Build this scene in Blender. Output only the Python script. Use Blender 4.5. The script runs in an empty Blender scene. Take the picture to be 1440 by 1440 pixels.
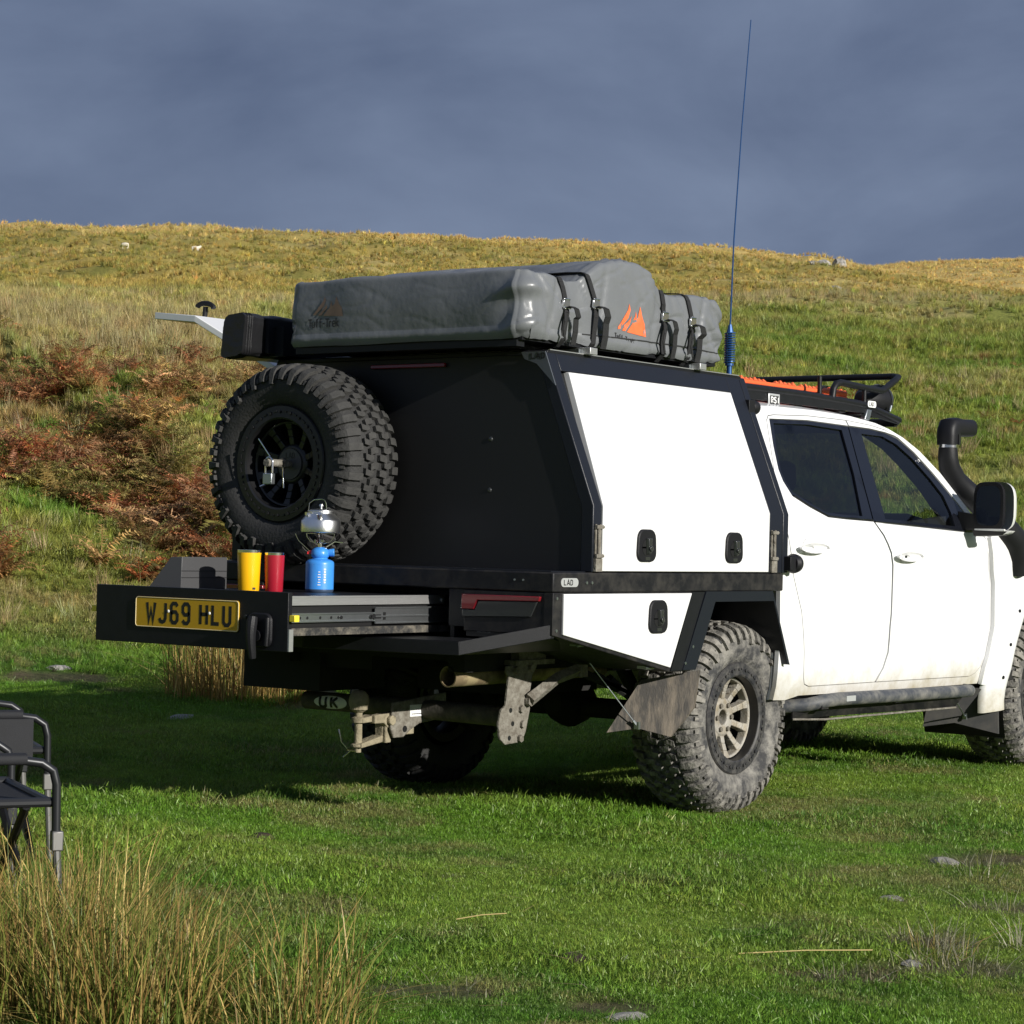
import bpy, bmesh, math, random
import numpy as np
from mathutils import Vector, Matrix, noise as mnoise
from mathutils.geometry import delaunay_2d_cdt
R=math.radians; PI=math.pi
rng=np.random.default_rng(7); random.seed(7)
SC=bpy.context.scene; COL=SC.collection

# ---------------------------------------------------------------- camera
CAM=Vector((-8.3414,-5.8726,1.1332)); FWD=Vector((0.80090852,0.5986631,0.0121668))
RGT=Vector((0.59830377,-0.80091325,0.02388642)); UPV=Vector((-0.02404447,0.0118514,0.99964064))
cd=bpy.data.cameras.new('camera'); cam=bpy.data.objects.new('camera',cd); COL.objects.link(cam)
cd.sensor_width=36; cd.lens=3217.7757/1440*36; cd.clip_start=.1; cd.clip_end=8000
cam.matrix_world=Matrix(((RGT.x,UPV.x,-FWD.x,CAM.x),(RGT.y,UPV.y,-FWD.y,CAM.y),(RGT.z,UPV.z,-FWD.z,CAM.z),(0,0,0,1)))
SC.camera=cam
# ---------------------------------------------------------------- light
SUN_AZ=R(-96); SUN_EL=R(19)          # azimuth of the sun measured from +X towards +Y
w=bpy.data.worlds.new('World'); SC.world=w; w.use_nodes=True
nt=w.node_tree; nt.nodes.clear()
def N(t,typ,**k):
    n=t.nodes.new(typ)
    for a,b in k.items(): setattr(n,a,b)
    return n
out=N(nt,'ShaderNodeOutputWorld'); sky=N(nt,'ShaderNodeTexSky',sky_type='NISHITA',sun_disc=False)
sky.sun_elevation=SUN_EL; sky.sun_rotation=PI/2-SUN_AZ
bgs=N(nt,'ShaderNodeBackground'); bgs.inputs[1].default_value=.05; nt.links.new(sky.outputs[0],bgs.inputs[0])
bgc=N(nt,'ShaderNodeBackground'); bgc.inputs[1].default_value=.84
tc=N(nt,'ShaderNodeTexCoord'); mp=N(nt,'ShaderNodeMapping'); mp.inputs['Scale'].default_value=(1,1,2.1); mp.inputs['Rotation'].default_value=(.25,.12,.3)
nt.links.new(tc.outputs['Generated'],mp.inputs[0])
n1=N(nt,'ShaderNodeTexNoise'); n1.inputs['Scale'].default_value=5.2; n1.inputs['Detail'].default_value=7; n1.inputs['Roughness'].default_value=.5
n1.inputs['Distortion'].default_value=.3
nt.links.new(mp.outputs[0],n1.inputs['Vector'])
cr=N(nt,'ShaderNodeValToRGB'); e=cr.color_ramp.elements
e[0].position=.34; e[0].color=(.088,.119,.205,1); e[1].position=.68; e[1].color=(.178,.226,.338,1)
nt.links.new(n1.outputs['Fac'],cr.inputs[0]); nt.links.new(cr.outputs[0],bgc.inputs[0])
mx=N(nt,'ShaderNodeMixShader'); mx.inputs[0].default_value=.94
nt.links.new(bgs.outputs[0],mx.inputs[1]); nt.links.new(bgc.outputs[0],mx.inputs[2]); nt.links.new(mx.outputs[0],out.inputs[0])
sd=bpy.data.lights.new('sun','SUN'); sd.energy=4.5; sd.angle=R(.5); sd.color=(1,.962,.895)
sun=bpy.data.objects.new('sun',sd); COL.objects.link(sun)
sdir=Vector((math.cos(SUN_EL)*math.cos(SUN_AZ),math.cos(SUN_EL)*math.sin(SUN_AZ),math.sin(SUN_EL)))
sun.rotation_euler=sdir.to_track_quat('Z','Y').to_euler(); sun.location=sdir*40
SC.view_settings.view_transform='Standard'; SC.view_settings.look='None'; SC.view_settings.exposure=.34; SC.view_settings.gamma=1
try: SC.view_settings.use_curve_mapping=False
except Exception: pass
SC.render.engine='CYCLES'; SC.cycles.max_bounces=6; SC.cycles.transparent_max_bounces=12

# ---------------------------------------------------------------- materials
MATS={}
def new_mat(name):
    m=bpy.data.materials.new(name); m.use_nodes=True; t=m.node_tree; b=t.nodes['Principled BSDF']; MATS[name]=m
    return m,t,b
def M(name,col,rough=.5,metal=0,var=0,vs=8,col2=None,bump=0,bs=60,coat=0,spec=.5,dirt=None,dirtz=None,dscale=6,thr=(.45,.6),stretch=None):
    """plain surface with tone noise, fine relief and an optional dirt film (dirt colour, height range in the thing's own space)"""
    m,t,b=new_mat(name); L=t.links.new
    b.inputs['Roughness'].default_value=rough; b.inputs['Metallic'].default_value=metal
    b.inputs['Specular IOR Level'].default_value=spec; b.inputs['Coat Weight'].default_value=coat; b.inputs['Coat Roughness'].default_value=.06
    tc=N(t,'ShaderNodeTexCoord'); vec=tc.outputs['Object']
    if stretch:
        mp=N(t,'ShaderNodeMapping'); mp.inputs['Scale'].default_value=stretch; L(vec,mp.inputs[0]); vec=mp.outputs[0]
    c=N(t,'ShaderNodeRGB'); c.outputs[0].default_value=(*col,1); cur=c.outputs[0]
    if var or col2:
        n=N(t,'ShaderNodeTexNoise'); n.inputs['Scale'].default_value=vs; n.inputs['Detail'].default_value=5; n.inputs['Roughness'].default_value=.65; L(vec,n.inputs['Vector'])
        r=N(t,'ShaderNodeMapRange'); r.inputs[1].default_value=thr[0] if col2 else .3; r.inputs[2].default_value=thr[1] if col2 else .7; L(n.outputs['Fac'],r.inputs[0])
        x=N(t,'ShaderNodeMix',data_type='RGBA'); L(r.outputs[0],x.inputs[0]); L(cur,x.inputs[6])
        x.inputs[7].default_value=(*(col2 or [min(1,v*(1+var)) for v in col]),1); cur=x.outputs[2]
    if dirt:
        n=N(t,'ShaderNodeTexNoise'); n.inputs['Scale'].default_value=dscale; n.inputs['Detail'].default_value=8; n.inputs['Roughness'].default_value=.7; L(tc.outputs['Object'],n.inputs['Vector'])
        f=n.outputs['Fac']
        if dirtz:
            sp=N(t,'ShaderNodeSeparateXYZ'); L(tc.outputs['Object'],sp.inputs[0])
            r=N(t,'ShaderNodeMapRange'); r.inputs[1].default_value=dirtz[1]; r.inputs[2].default_value=dirtz[0]; r.inputs[3].default_value=-.35; r.inputs[4].default_value=.45; L(sp.outputs[2],r.inputs[0])
            a=N(t,'ShaderNodeMath',operation='ADD'); L(f,a.inputs[0]); L(r.outputs[0],a.inputs[1]); f=a.outputs[0]
        r2=N(t,'ShaderNodeMapRange'); r2.inputs[1].default_value=.42; r2.inputs[2].default_value=.95; r2.inputs[4].default_value=.95; L(f,r2.inputs[0])
        x=N(t,'ShaderNodeMix',data_type='RGBA'); L(r2.outputs[0],x.inputs[0]); L(cur,x.inputs[6]); x.inputs[7].default_value=(*dirt,1); cur=x.outputs[2]
        rr=N(t,'ShaderNodeMapRange'); rr.inputs[3].default_value=rough; rr.inputs[4].default_value=.9; L(r2.outputs[0],rr.inputs[0]); L(rr.outputs[0],b.inputs['Roughness'])
    L(cur,b.inputs['Base Color'])
    if bump:
        n=N(t,'ShaderNodeTexNoise'); n.inputs['Scale'].default_value=bs; n.inputs['Detail'].default_value=4; L(vec,n.inputs['Vector'])
        bp=N(t,'ShaderNodeBump'); bp.inputs['Strength'].default_value=bump; bp.inputs['Distance'].default_value=.01; L(n.outputs['Fac'],bp.inputs['Height']); L(bp.outputs[0],b.inputs['Normal'])
    return m
def glass(name,tint,refl=1.0):
    m=bpy.data.materials.new(name); m.use_nodes=True; t=m.node_tree; t.nodes.clear(); MATS[name]=m
    o=N(t,'ShaderNodeOutputMaterial'); tr=N(t,'ShaderNodeBsdfTransparent'); tr.inputs[0].default_value=(*tint,1)
    g=N(t,'ShaderNodeBsdfGlossy'); g.inputs['Roughness'].default_value=.02; g.inputs[0].default_value=(refl,refl,refl,1)
    f=N(t,'ShaderNodeFresnel'); ge=N(t,'ShaderNodeNewGeometry'); mr=N(t,'ShaderNodeMapRange'); mr.inputs[3].default_value=1.55; mr.inputs[4].default_value=1/1.55; t.links.new(ge.outputs['Backfacing'],mr.inputs[0]); t.links.new(mr.outputs[0],f.inputs[0]); x=N(t,'ShaderNodeMixShader')
    t.links.new(f.outputs[0],x.inputs[0]); t.links.new(tr.outputs[0],x.inputs[1]); t.links.new(g.outputs[0],x.inputs[2]); t.links.new(x.outputs[0],o.inputs[0])
    return m
MUD=(.26,.215,.14); MUDL=(.36,.33,.27)
white=M('white_paint',(.76,.76,.76),.28,coat=.4,var=.02,vs=3)
whited=M('white_paint_dirty',(.76,.76,.76),.28,coat=.3,dirt=(.38,.34,.24),dirtz=(.42,.70),dscale=7)
flare_m=M('flare_white',(.76,.76,.76),.3,coat=.3,dirt=(.38,.34,.24),dirtz=(.30,.56),dscale=9)
powder=M('black_powder_coat',(.008,.0084,.010),.42,bump=.12,bs=420,var=.4,vs=30,spec=.28)
frame_m=M('dark_frame_coat',(.011,.013,.019),.36,bump=.1,bs=400,spec=.3)
dusty=M('black_coat_dusty',(.009,.009,.011),.5,spec=.28,dirt=(.06,.055,.045),dscale=14,bump=.1,bs=300)
darkpanel=M('black_panel',(.0075,.0075,.008),.5,bump=.05,bs=300)
under=M('underbody_black',(.008,.0075,.007),.85,dirt=(.022,.019,.015),dscale=8)
trim=M('gloss_black_trim',(.007,.008,.012),.14,coat=.2)
plastic=M('black_plastic',(.009,.009,.011),.5,bump=.1,bs=250,spec=.3)
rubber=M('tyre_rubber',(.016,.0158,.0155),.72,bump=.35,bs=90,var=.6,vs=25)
rubber_mud=M('tyre_rubber_muddy',(.042,.042,.043),.9,col2=(.245,.232,.205),vs=13,thr=(.40,.64),bump=.8,bs=70)
tread_clean=M('tread_rubber',(.027,.0265,.025),.8,var=.7,vs=30,bump=.35,bs=90)
tread_mud=M('tread_muddy',(.075,.072,.065),.95,col2=(.26,.245,.215),vs=17,thr=(.38,.6),bump=.9,bs=60)
rim_black=M('black_rim',(.011,.011,.012),.35)
ring_dirty=M('black_ring_dirty',(.02,.02,.023),.5,dirt=(.16,.15,.13),dscale=22)
alloy=M('muddy_alloy',(.36,.34,.30),.65,metal=.25,col2=(.27,.225,.15),vs=22,thr=(.4,.7),bump=.3,bs=120)
steel=M('zinc_steel',(.42,.45,.47),.38,metal=1,var=.2,vs=30)
railz=M('rail_zinc',(.62,.65,.66),.34,metal=1,var=.12,vs=30)
alu=M('bare_aluminium',(.62,.62,.61),.48,metal=1,var=.15,vs=25,stretch=(1,12,12))
galv=M('muddy_steel',(.235,.22,.185),.85,col2=(.115,.10,.078),vs=30,thr=(.35,.65),bump=.7,bs=80)
mudm=M('dried_mud_metal',(.30,.26,.175),.9,col2=(.17,.145,.095),vs=26,thr=(.4,.7),bump=.5,bs=90)
rusty=M('exhaust_steel',(.20,.15,.085),.7,metal=.3,col2=(.36,.29,.16),vs=14)
flapm=M('mud_flap_rubber',(.04,.036,.031),.75,col2=(.16,.132,.10),vs=9,thr=(.42,.66),stretch=(3,3,.55),bump=.25,bs=70)
flapd=M('mud_flap_clean',(.03,.03,.031),.6,dirt=(.10,.09,.075),dscale=8)
sliderm=M('dusty_black_tube',(.05,.055,.065),.55,dirt=(.34,.32,.27),dscale=12)
redlens=M('red_lens',(.20,.012,.018),.15,coat=.5)
smoke=M('smoked_lens',(.028,.030,.031),.2,coat=.4)
orange=M('orange_plastic',(.72,.13,.04),.45,var=.15,vs=9)
yplate=M('plate_yellow',(.62,.36,.015),.35)
yplas=M('yellow_plastic',(.85,.68,.05),.4)
ink=M('black_ink',(.012,.012,.013),.4)
whitep=M('label_white',(.8,.8,.78),.5)
silverp=M('silver_label',(.55,.56,.56),.4,metal=.4)
yellow=M('yellow_enamel',(.93,.50,.008),.3,coat=.3)
redm=M('red_enamel',(.36,.012,.028),.35,coat=.2)
bluem=M('blue_enamel',(.045,.25,.68),.38,coat=.2,var=.15,vs=40)
blueant=M('blue_antenna',(.025,.085,.24),.35,metal=.4)
kettle_m=M('brushed_aluminium',(.80,.80,.79),.30,metal=1,var=.08,vs=40,bump=.06,bs=200)
chrome=M('chrome',(.80,.80,.80),.15,metal=1)
fabric=M('black_camp_fabric',(.009,.0095,.012),.75,bump=.25,bs=500,var=.3,vs=12)
tubem=M('grey_tube',(.022,.023,.026),.38,metal=.3)
legm=M('silver_leg_tube',(.20,.195,.185),.45,metal=.6)
vinylb=M('black_vinyl',(.012,.012,.013),.30,bump=.5,bs=14)
strapm=M('black_webbing',(.010,.010,.011),.7,bump=.4,bs=400)
tent_m=M('grey_tarpaulin',(.145,.152,.160),.35,var=.15,vs=5,bump=.18,bs=26,spec=.5)
decal_o=M('orange_print',(.75,.15,.05),.5,var=.2,vs=25)
decal_b=M('black_print',(.03,.03,.032),.5)
decal_faded=M('faded_orange_print',(.19,.125,.09),.5,var=.25,vs=25)
seatm=M('dark_upholstery',(.012,.012,.013),.8)
cargo_grey=M('satin_sheet',(.06,.06,.062),.45,bump=.05,bs=200)
woolm=M('sheep_wool',(.74,.68,.55),.95,bump=.6,bs=30)
stonem=M('pale_stone',(.42,.40,.36),.9,col2=(.24,.23,.21),vs=14,thr=(.4,.65),bump=.7,bs=30)
rockm=M('grey_rock',(.36,.34,.31),.9,col2=(.17,.165,.15),vs=1.6,thr=(.4,.62),bump=.8,bs=4)
glass_dark=glass('tinted_glass',(.07,.075,.08),1.0)
glass_clear=glass('clear_glass',(.72,.76,.74),.9)

# ---------------------------------------------------------------- mesh helpers
class MB:
    def __init__(s): s.v=[]; s.f=[]
    def add(s,vs,fs):
        o=len(s.v); s.v+= [tuple(p) for p in vs]; s.f+=[tuple(i+o for i in f) for f in fs]; return s
    def box(s,c,d,rot=None):
        c=Vector(c); hx,hy,hz=[q/2 for q in d]
        P=[Vector((x,y,z)) for x in(-hx,hx) for y in(-hy,hy) for z in(-hz,hz)]
        if rot is not None: P=[rot@p for p in P]
        return s.add([c+p for p in P],[(0,1,3,2),(4,6,7,5),(0,4,5,1),(2,3,7,6),(0,2,6,4),(1,5,7,3)])
    def bb(s,a,b): return s.box([(p+q)/2 for p,q in zip(a,b)],[abs(q-p) for p,q in zip(a,b)])
    def prism(s,poly,axis,lo,hi):
        """poly: 2-D outline in the two other axes (in order xyz without axis)"""
        ax='xyz'.index(axis); n=len(poly)
        def mk(p,h):
            q=list(p); q.insert(ax,h); return q
        vs=[mk(p,lo) for p in poly]+[mk(p,hi) for p in poly]
        fs=[tuple(range(n)),tuple(range(2*n-1,n-1,-1))]+[(i,i+n,(i+1)%n+n,(i+1)%n) for i in range(n)]
        return s.add(vs,fs)
    def hull(s,A,B):
        n=len(A); return s.add(list(A)+list(B),[tuple(range(n)),tuple(range(2*n-1,n-1,-1))]+[(i,i+n,(i+1)%n+n,(i+1)%n) for i in range(n)])
    def tube(s,path,r,n=8,closed=False,cap=True):
        P=[Vector(p) for p in path]; m=len(P); rs=r if isinstance(r,(list,tuple)) else [r]*m
        up=None; rings=[]
        for i,p in enumerate(P):
            a=P[(i-1)%m] if (i>0 or closed) else p; b=P[(i+1)%m] if (i<m-1 or closed) else p
            t=(b-a).normalized()
            if up is None:
                up=Vector((0,0,1)) if abs(t.z)<.9 else Vector((1,0,0))
            u=(up-t*up.dot(t)).normalized(); w_=t.cross(u); up=u
            rings.append([p+(u*math.cos(2*PI*k/n)+w_*math.sin(2*PI*k/n))*rs[i] for k in range(n)])
        vs=[q for g in rings for q in g]; fs=[]
        for i in range(m if closed else m-1):
            j=(i+1)%m
            for k in range(n): fs.append((i*n+k,i*n+(k+1)%n,j*n+(k+1)%n,j*n+k))
        if cap and not closed: fs+= [tuple(range(n-1,-1,-1)),tuple((m-1)*n+k for k in range(n))]
        return s.add(vs,fs)
    def lathe(s,prof,o=(0,0,0),axis='z',n=32,closed=False,cap=False):
        """prof: (r, h) pairs along axis"""
        o=Vector(o); vs=[]
        for r_,h in prof:
            for k in range(n):
                c,sn=math.cos(2*PI*k/n)*r_,math.sin(2*PI*k/n)*r_
                vs.append(o+Vector({'z':(c,sn,h),'x':(h,c,sn),'y':(sn,h,c)}[axis]))
        fs=[]; m=len(prof)
        for i in range(m-1 if not closed else m):
            j=(i+1)%m
            for k in range(n): fs.append((i*n+k,i*n+(k+1)%n,j*n+(k+1)%n,j*n+k))
        if cap and not closed:
            if prof[0][0]>1e-6: fs.append(tuple(range(n-1,-1,-1)))
            if prof[-1][0]>1e-6: fs.append(tuple((m-1)*n+k for k in range(n)))
        return s.add(vs,fs)
    def cyl(s,a,b,r,n=16): return s.tube([a,b],r,n)
    def grid(s,fn,nu,nv,wrap_u=False):
        vs=[fn(i/(nu if wrap_u else nu-1),j/(nv-1)) for i in range(nu) for j in range(nv)]
        fs=[]
        for i in range(nu if wrap_u else nu-1):
            a=(i+1)%nu
            for j in range(nv-1): fs.append((i*nv+j,a*nv+j,a*nv+j+1,i*nv+j+1))
        return s.add(vs,fs)
    def ribbon(s,path,wd,fn,t=.0):
        """flat stroke along a 2-D polyline with mitred joints, mapped to 3-D by fn(u,v,h)"""
        P=[Vector(p) for p in path]; L=[];Rr=[]
        for i,p in enumerate(P):
            d1=(P[i]-P[i-1]).normalized() if i>0 else None; d2=(P[i+1]-P[i]).normalized() if i<len(P)-1 else None
            d1=d1 or d2; d2=d2 or d1; n1=Vector((-d1.y,d1.x)); n2=Vector((-d2.y,d2.x)); nn=(n1+n2)
            nn=nn.normalized() if nn.length>1e-6 else n1
            k=wd/2/max(.45,nn.dot(n1)); L.append(p+nn*k); Rr.append(p-nn*k)
        m=len(P); vs=[fn(q.x,q.y,t) for q in L]+[fn(q.x,q.y,t) for q in Rr]; 
        fs=[(i,i+1,m+i+1,m+i) for i in range(m-1)]
        if t:
            o=2*m; vs+=[fn(q.x,q.y,0) for q in L]+[fn(q.x,q.y,0) for q in Rr]
            fs+=[(i,o+i,o+i+1,i+1) for i in range(m-1)]+[(m+i,m+i+1,o+m+i+1,o+m+i) for i in range(m-1)]+[(0,m,o+m,o),(m-1,o+m-1,o+2*m-1,2*m-1)]
        return s.add(vs,fs)
    def mirror(s,ax=1):
        v=[list(p) for p in s.v]
        for p in v: p[ax]=-p[ax]
        n=MB(); n.v=[tuple(p) for p in v]; n.f=[tuple(reversed(f)) for f in s.f]; return n
    def mesh(s,name):
        me=bpy.data.meshes.new(name); me.from_pydata(s.v,[],s.f); me.update(); return me
    def build(s,name,m,parent=None,bevel=0,sharp=32,solid=0,fix=True,segs=2):
        me=s.mesh(name)
        if fix:
            b=bmesh.new(); b.from_mesh(me); bmesh.ops.recalc_face_normals(b,faces=b.faces); b.to_mesh(me); b.free()
        me.materials.append(m)
        o=bpy.data.objects.new(name,me); COL.objects.link(o)
        if parent is not None: o.parent=parent
        smooth(me,sharp)
        if solid: q=o.modifiers.new('s','SOLIDIFY'); q.thickness=solid; q.offset=-1; q=o.modifiers.new('e','EDGE_SPLIT'); q.split_angle=R(40)
        if bevel: q=o.modifiers.new('b','BEVEL'); q.width=bevel; q.segments=segs; q.limit_method='ANGLE'; q.angle_limit=R(35)
        return o
def smooth(me,ang=32):
    me.polygons.foreach_set('use_smooth',[True]*len(me.polygons))
    if ang<179: me.set_sharp_from_angle(angle=R(ang))
def explode(o):
    """every loose piece of a mesh becomes an object of its own, same name, same parent"""
    me=o.data; n=len(me.vertices); par=list(range(n))
    def find(i):
        while par[i]!=i: par[i]=par[par[i]]; i=par[i]
        return i
    for p in me.polygons:
        r_=find(p.vertices[0])
        for v in p.vertices: par[find(v)]=r_
    grp={}
    for p in me.polygons: grp.setdefault(find(p.vertices[0]),[]).append(tuple(p.vertices))
    co=[tuple(v.co) for v in me.vertices]; first=True
    for fs in grp.values():
        ids=sorted({i for f in fs for i in f}); mp={i:k for k,i in enumerate(ids)}
        q=bpy.data.meshes.new(o.name); q.from_pydata([co[i] for i in ids],[],[[mp[i] for i in f] for f in fs]); q.update(); q.materials.append(me.materials[0]); smooth(q,32)
        if first: o.data=q; first=False
        else:
            c=o.copy(); c.data=q; COL.objects.link(c)
    return o
def tag(o,label=None,cat=None,group=None,kind=None):
    for k,v in (('label',label),('category',cat),('group',group),('kind',kind)):
        if v: o[k]=v
    return o
def empty(name,loc=(0,0,0),rz=0,parent=None):
    o=bpy.data.objects.new(name,None); o.empty_display_size=.1; COL.objects.link(o); o.location=loc; o.rotation_euler=(0,0,rz)
    if parent is not None: o.parent=parent
    return o
def copy_tree(o,parent=None):
    c=o.copy(); COL.objects.link(c)
    if parent is not None: c.parent=parent
    for ch in list(o.children): copy_tree(ch,c)
    return c
def arc(c,r,a0,a1,n,ry=None):
    ry=ry or r; return [(c[0]+r*math.cos(R(a0+(a1-a0)*i/n)),c[1]+ry*math.sin(R(a0+(a1-a0)*i/n))) for i in range(n+1)]
def inpoly(x,y,P):
    c=False; j=len(P)-1
    for i in range(len(P)):
        xi,yi=P[i]; xj,yj=P[j]
        if (yi>y)!=(yj>y) and x<(xj-xi)*(y-yi)/(yj-yi)+xi: c=not c
        j=i
    return c
def area(P): return sum(P[i-1][0]*P[i][1]-P[i][0]*P[i-1][1] for i in range(len(P)))/2
def inset(P,d):
    if area(P)<0: P=P[::-1]
    Q=[]; n=len(P)
    for i in range(n):
        a=Vector(P[i-1]);b=Vector(P[i]);c=Vector(P[(i+1)%n]); d1=(b-a).normalized(); d2=(c-b).normalized()
        n1=Vector((-d1.y,d1.x)); n2=Vector((-d2.y,d2.x)); m=n1+n2; m=m.normalized() if m.length>1e-5 else n1
        q=b+m*d/max(.4,m.dot(n1)); Q.append((q.x,q.y))
    return Q
def dens(P,sp):
    Q=[]; n=len(P)
    for i in range(n):
        a=Vector(P[i]);b=Vector(P[(i+1)%n]); k=max(1,int((b-a).length/sp))
        Q+= [tuple(a.lerp(b,j/k)) for j in range(k)]
    return Q
def chaikin(P,n=1,closed=True):
    for _ in range(n):
        Q=[]; m=len(P)
        for i in range(m if closed else m-1):
            a=Vector(P[i]);b=Vector(P[(i+1)%m]); Q+=[tuple(a.lerp(b,.25)),tuple(a.lerp(b,.75))]
        P=Q
    return P
def sheet(outline,holes,sp,fmap):
    """2-D outline with holes -> evenly triangulated curved sheet"""
    loops=[dens(outline,sp)]+[dens(h,sp) for h in holes]
    vs=[];es=[]
    for l in loops:
        o=len(vs); vs+=l; es+=[(o+i,o+(i+1)%len(l)) for i in range(len(l))]
    xs=[p[0] for p in outline]; ys=[p[1] for p in outline]
    bd=np.array(vs)
    x=min(xs)
    row=0
    y=min(ys)+sp/2
    while y<max(ys):
        x=min(xs)+(sp/2 if row%2 else sp)
        while x<max(xs):
            if inpoly(x,y,outline) and not any(inpoly(x,y,h) for h in holes) and ((bd-(x,y))**2).sum(1).min()>(.55*sp)**2: vs.append((x,y))
            x+=sp
        y+=sp*.87; row+=1
    V,E_,F,_,_,_=delaunay_2d_cdt([Vector(p) for p in vs],es,[],0,1e-6)
    m=MB(); keep=[]
    for f in F:
        cx=sum(V[i].x for i in f)/3; cy=sum(V[i].y for i in f)/3
        if inpoly(cx,cy,outline) and not any(inpoly(cx,cy,h) for h in holes): keep.append(f)
    m.add([fmap(p.x,p.y) for p in V],keep)
    return m
# single-stroke lettering, drawn as flat raised strokes (u right, v up, cell 0.62 x 1)
GL={'W':[[(0,1),(.15,0),(.31,.62),(.47,0),(.62,1)]],'J':[[(.5,1),(.5,.22),(.42,.06),(.28,0),(.12,.04),(.03,.2)]],
'6':[[(.55,.86),(.42,1),(.2,1),(.07,.86),(.07,.14),(.2,0),(.42,0),(.55,.14),(.55,.42),(.42,.56),(.2,.56),(.07,.44)]],
'9':[[(.07,.14),(.2,0),(.42,0),(.55,.14),(.55,.86),(.42,1),(.2,1),(.07,.86),(.07,.58),(.2,.44),(.42,.44),(.55,.56)]],
'H':[[(.07,0),(.07,1)],[(.55,0),(.55,1)],[(.07,.52),(.55,.52)]],'L':[[(.08,1),(.08,.06),(.56,.06)]],
'U':[[(.07,1),(.07,.16),(.2,.02),(.42,.02),(.55,.16),(.55,1)]],'A':[[(0,0),(.31,1),(.62,0)],[(.12,.34),(.5,.34)]],
'D':[[(.07,.04),(.07,.96),(.36,.96),(.53,.8),(.53,.2),(.36,.04),(.02,.04)]],'K':[[(.08,0),(.08,1)],[(.55,1),(.1,.46)],[(.24,.6),(.56,0)]],
'R':[[(.07,0),(.07,.96),(.42,.96),(.55,.84),(.55,.6),(.42,.48),(.08,.48)],[(.3,.48),(.56,0)]],
'S':[[(.54,.84),(.42,.97),(.18,.97),(.07,.84),(.07,.64),(.18,.53),(.44,.47),(.55,.36),(.55,.16),(.42,.03),(.18,.03),(.06,.16)]],
'I':[[(.3,0),(.3,1)]],'T':[[(.31,0),(.31,.96)],[(0,.94),(.62,.94)]],'u':[[(.08,.66),(.08,.14),(.2,.02),(.36,.02),(.48,.14),(.48,.66)],[(.48,.2),(.48,0)]],
'f':[[(.5,.97),(.34,.97),(.24,.84),(.24,0)],[(.06,.62),(.46,.62)]],'r':[[(.12,.66),(.12,0)],[(.12,.46),(.26,.64),(.46,.64)]],
'e':[[(.1,.34),(.54,.34),(.54,.5),(.42,.66),(.2,.66),(.08,.5),(.08,.16),(.2,.02),(.5,.02)]],'k':[[(.1,0),(.1,1)],[(.48,.66),(.12,.3)],[(.24,.4),(.5,0)]],
'-':[[(.1,.42),(.46,.42)]],'2':[[(.07,.82),(.18,.97),(.42,.97),(.55,.84),(.55,.64),(.07,.06),(.58,.06)]],' ':[]}
def lettering(mb,txt,h,stroke,fn,adv=.78,t=.0008,asp=1.0,fine=False):
    x=0
    for ch in txt:
        for st in GL[ch]:
            P=[(x+p[0]*h*asp,p[1]*h) for p in st]
            if fine: P=[tuple(Vector(a).lerp(Vector(b),j/6)) for a,b in zip(P,P[1:]) for j in range(6)]+[P[-1]]
            mb.ribbon(P,stroke,fn,t)
        x+=h*asp*(adv if ch!=' ' else adv*.45)
    return mb
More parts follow.
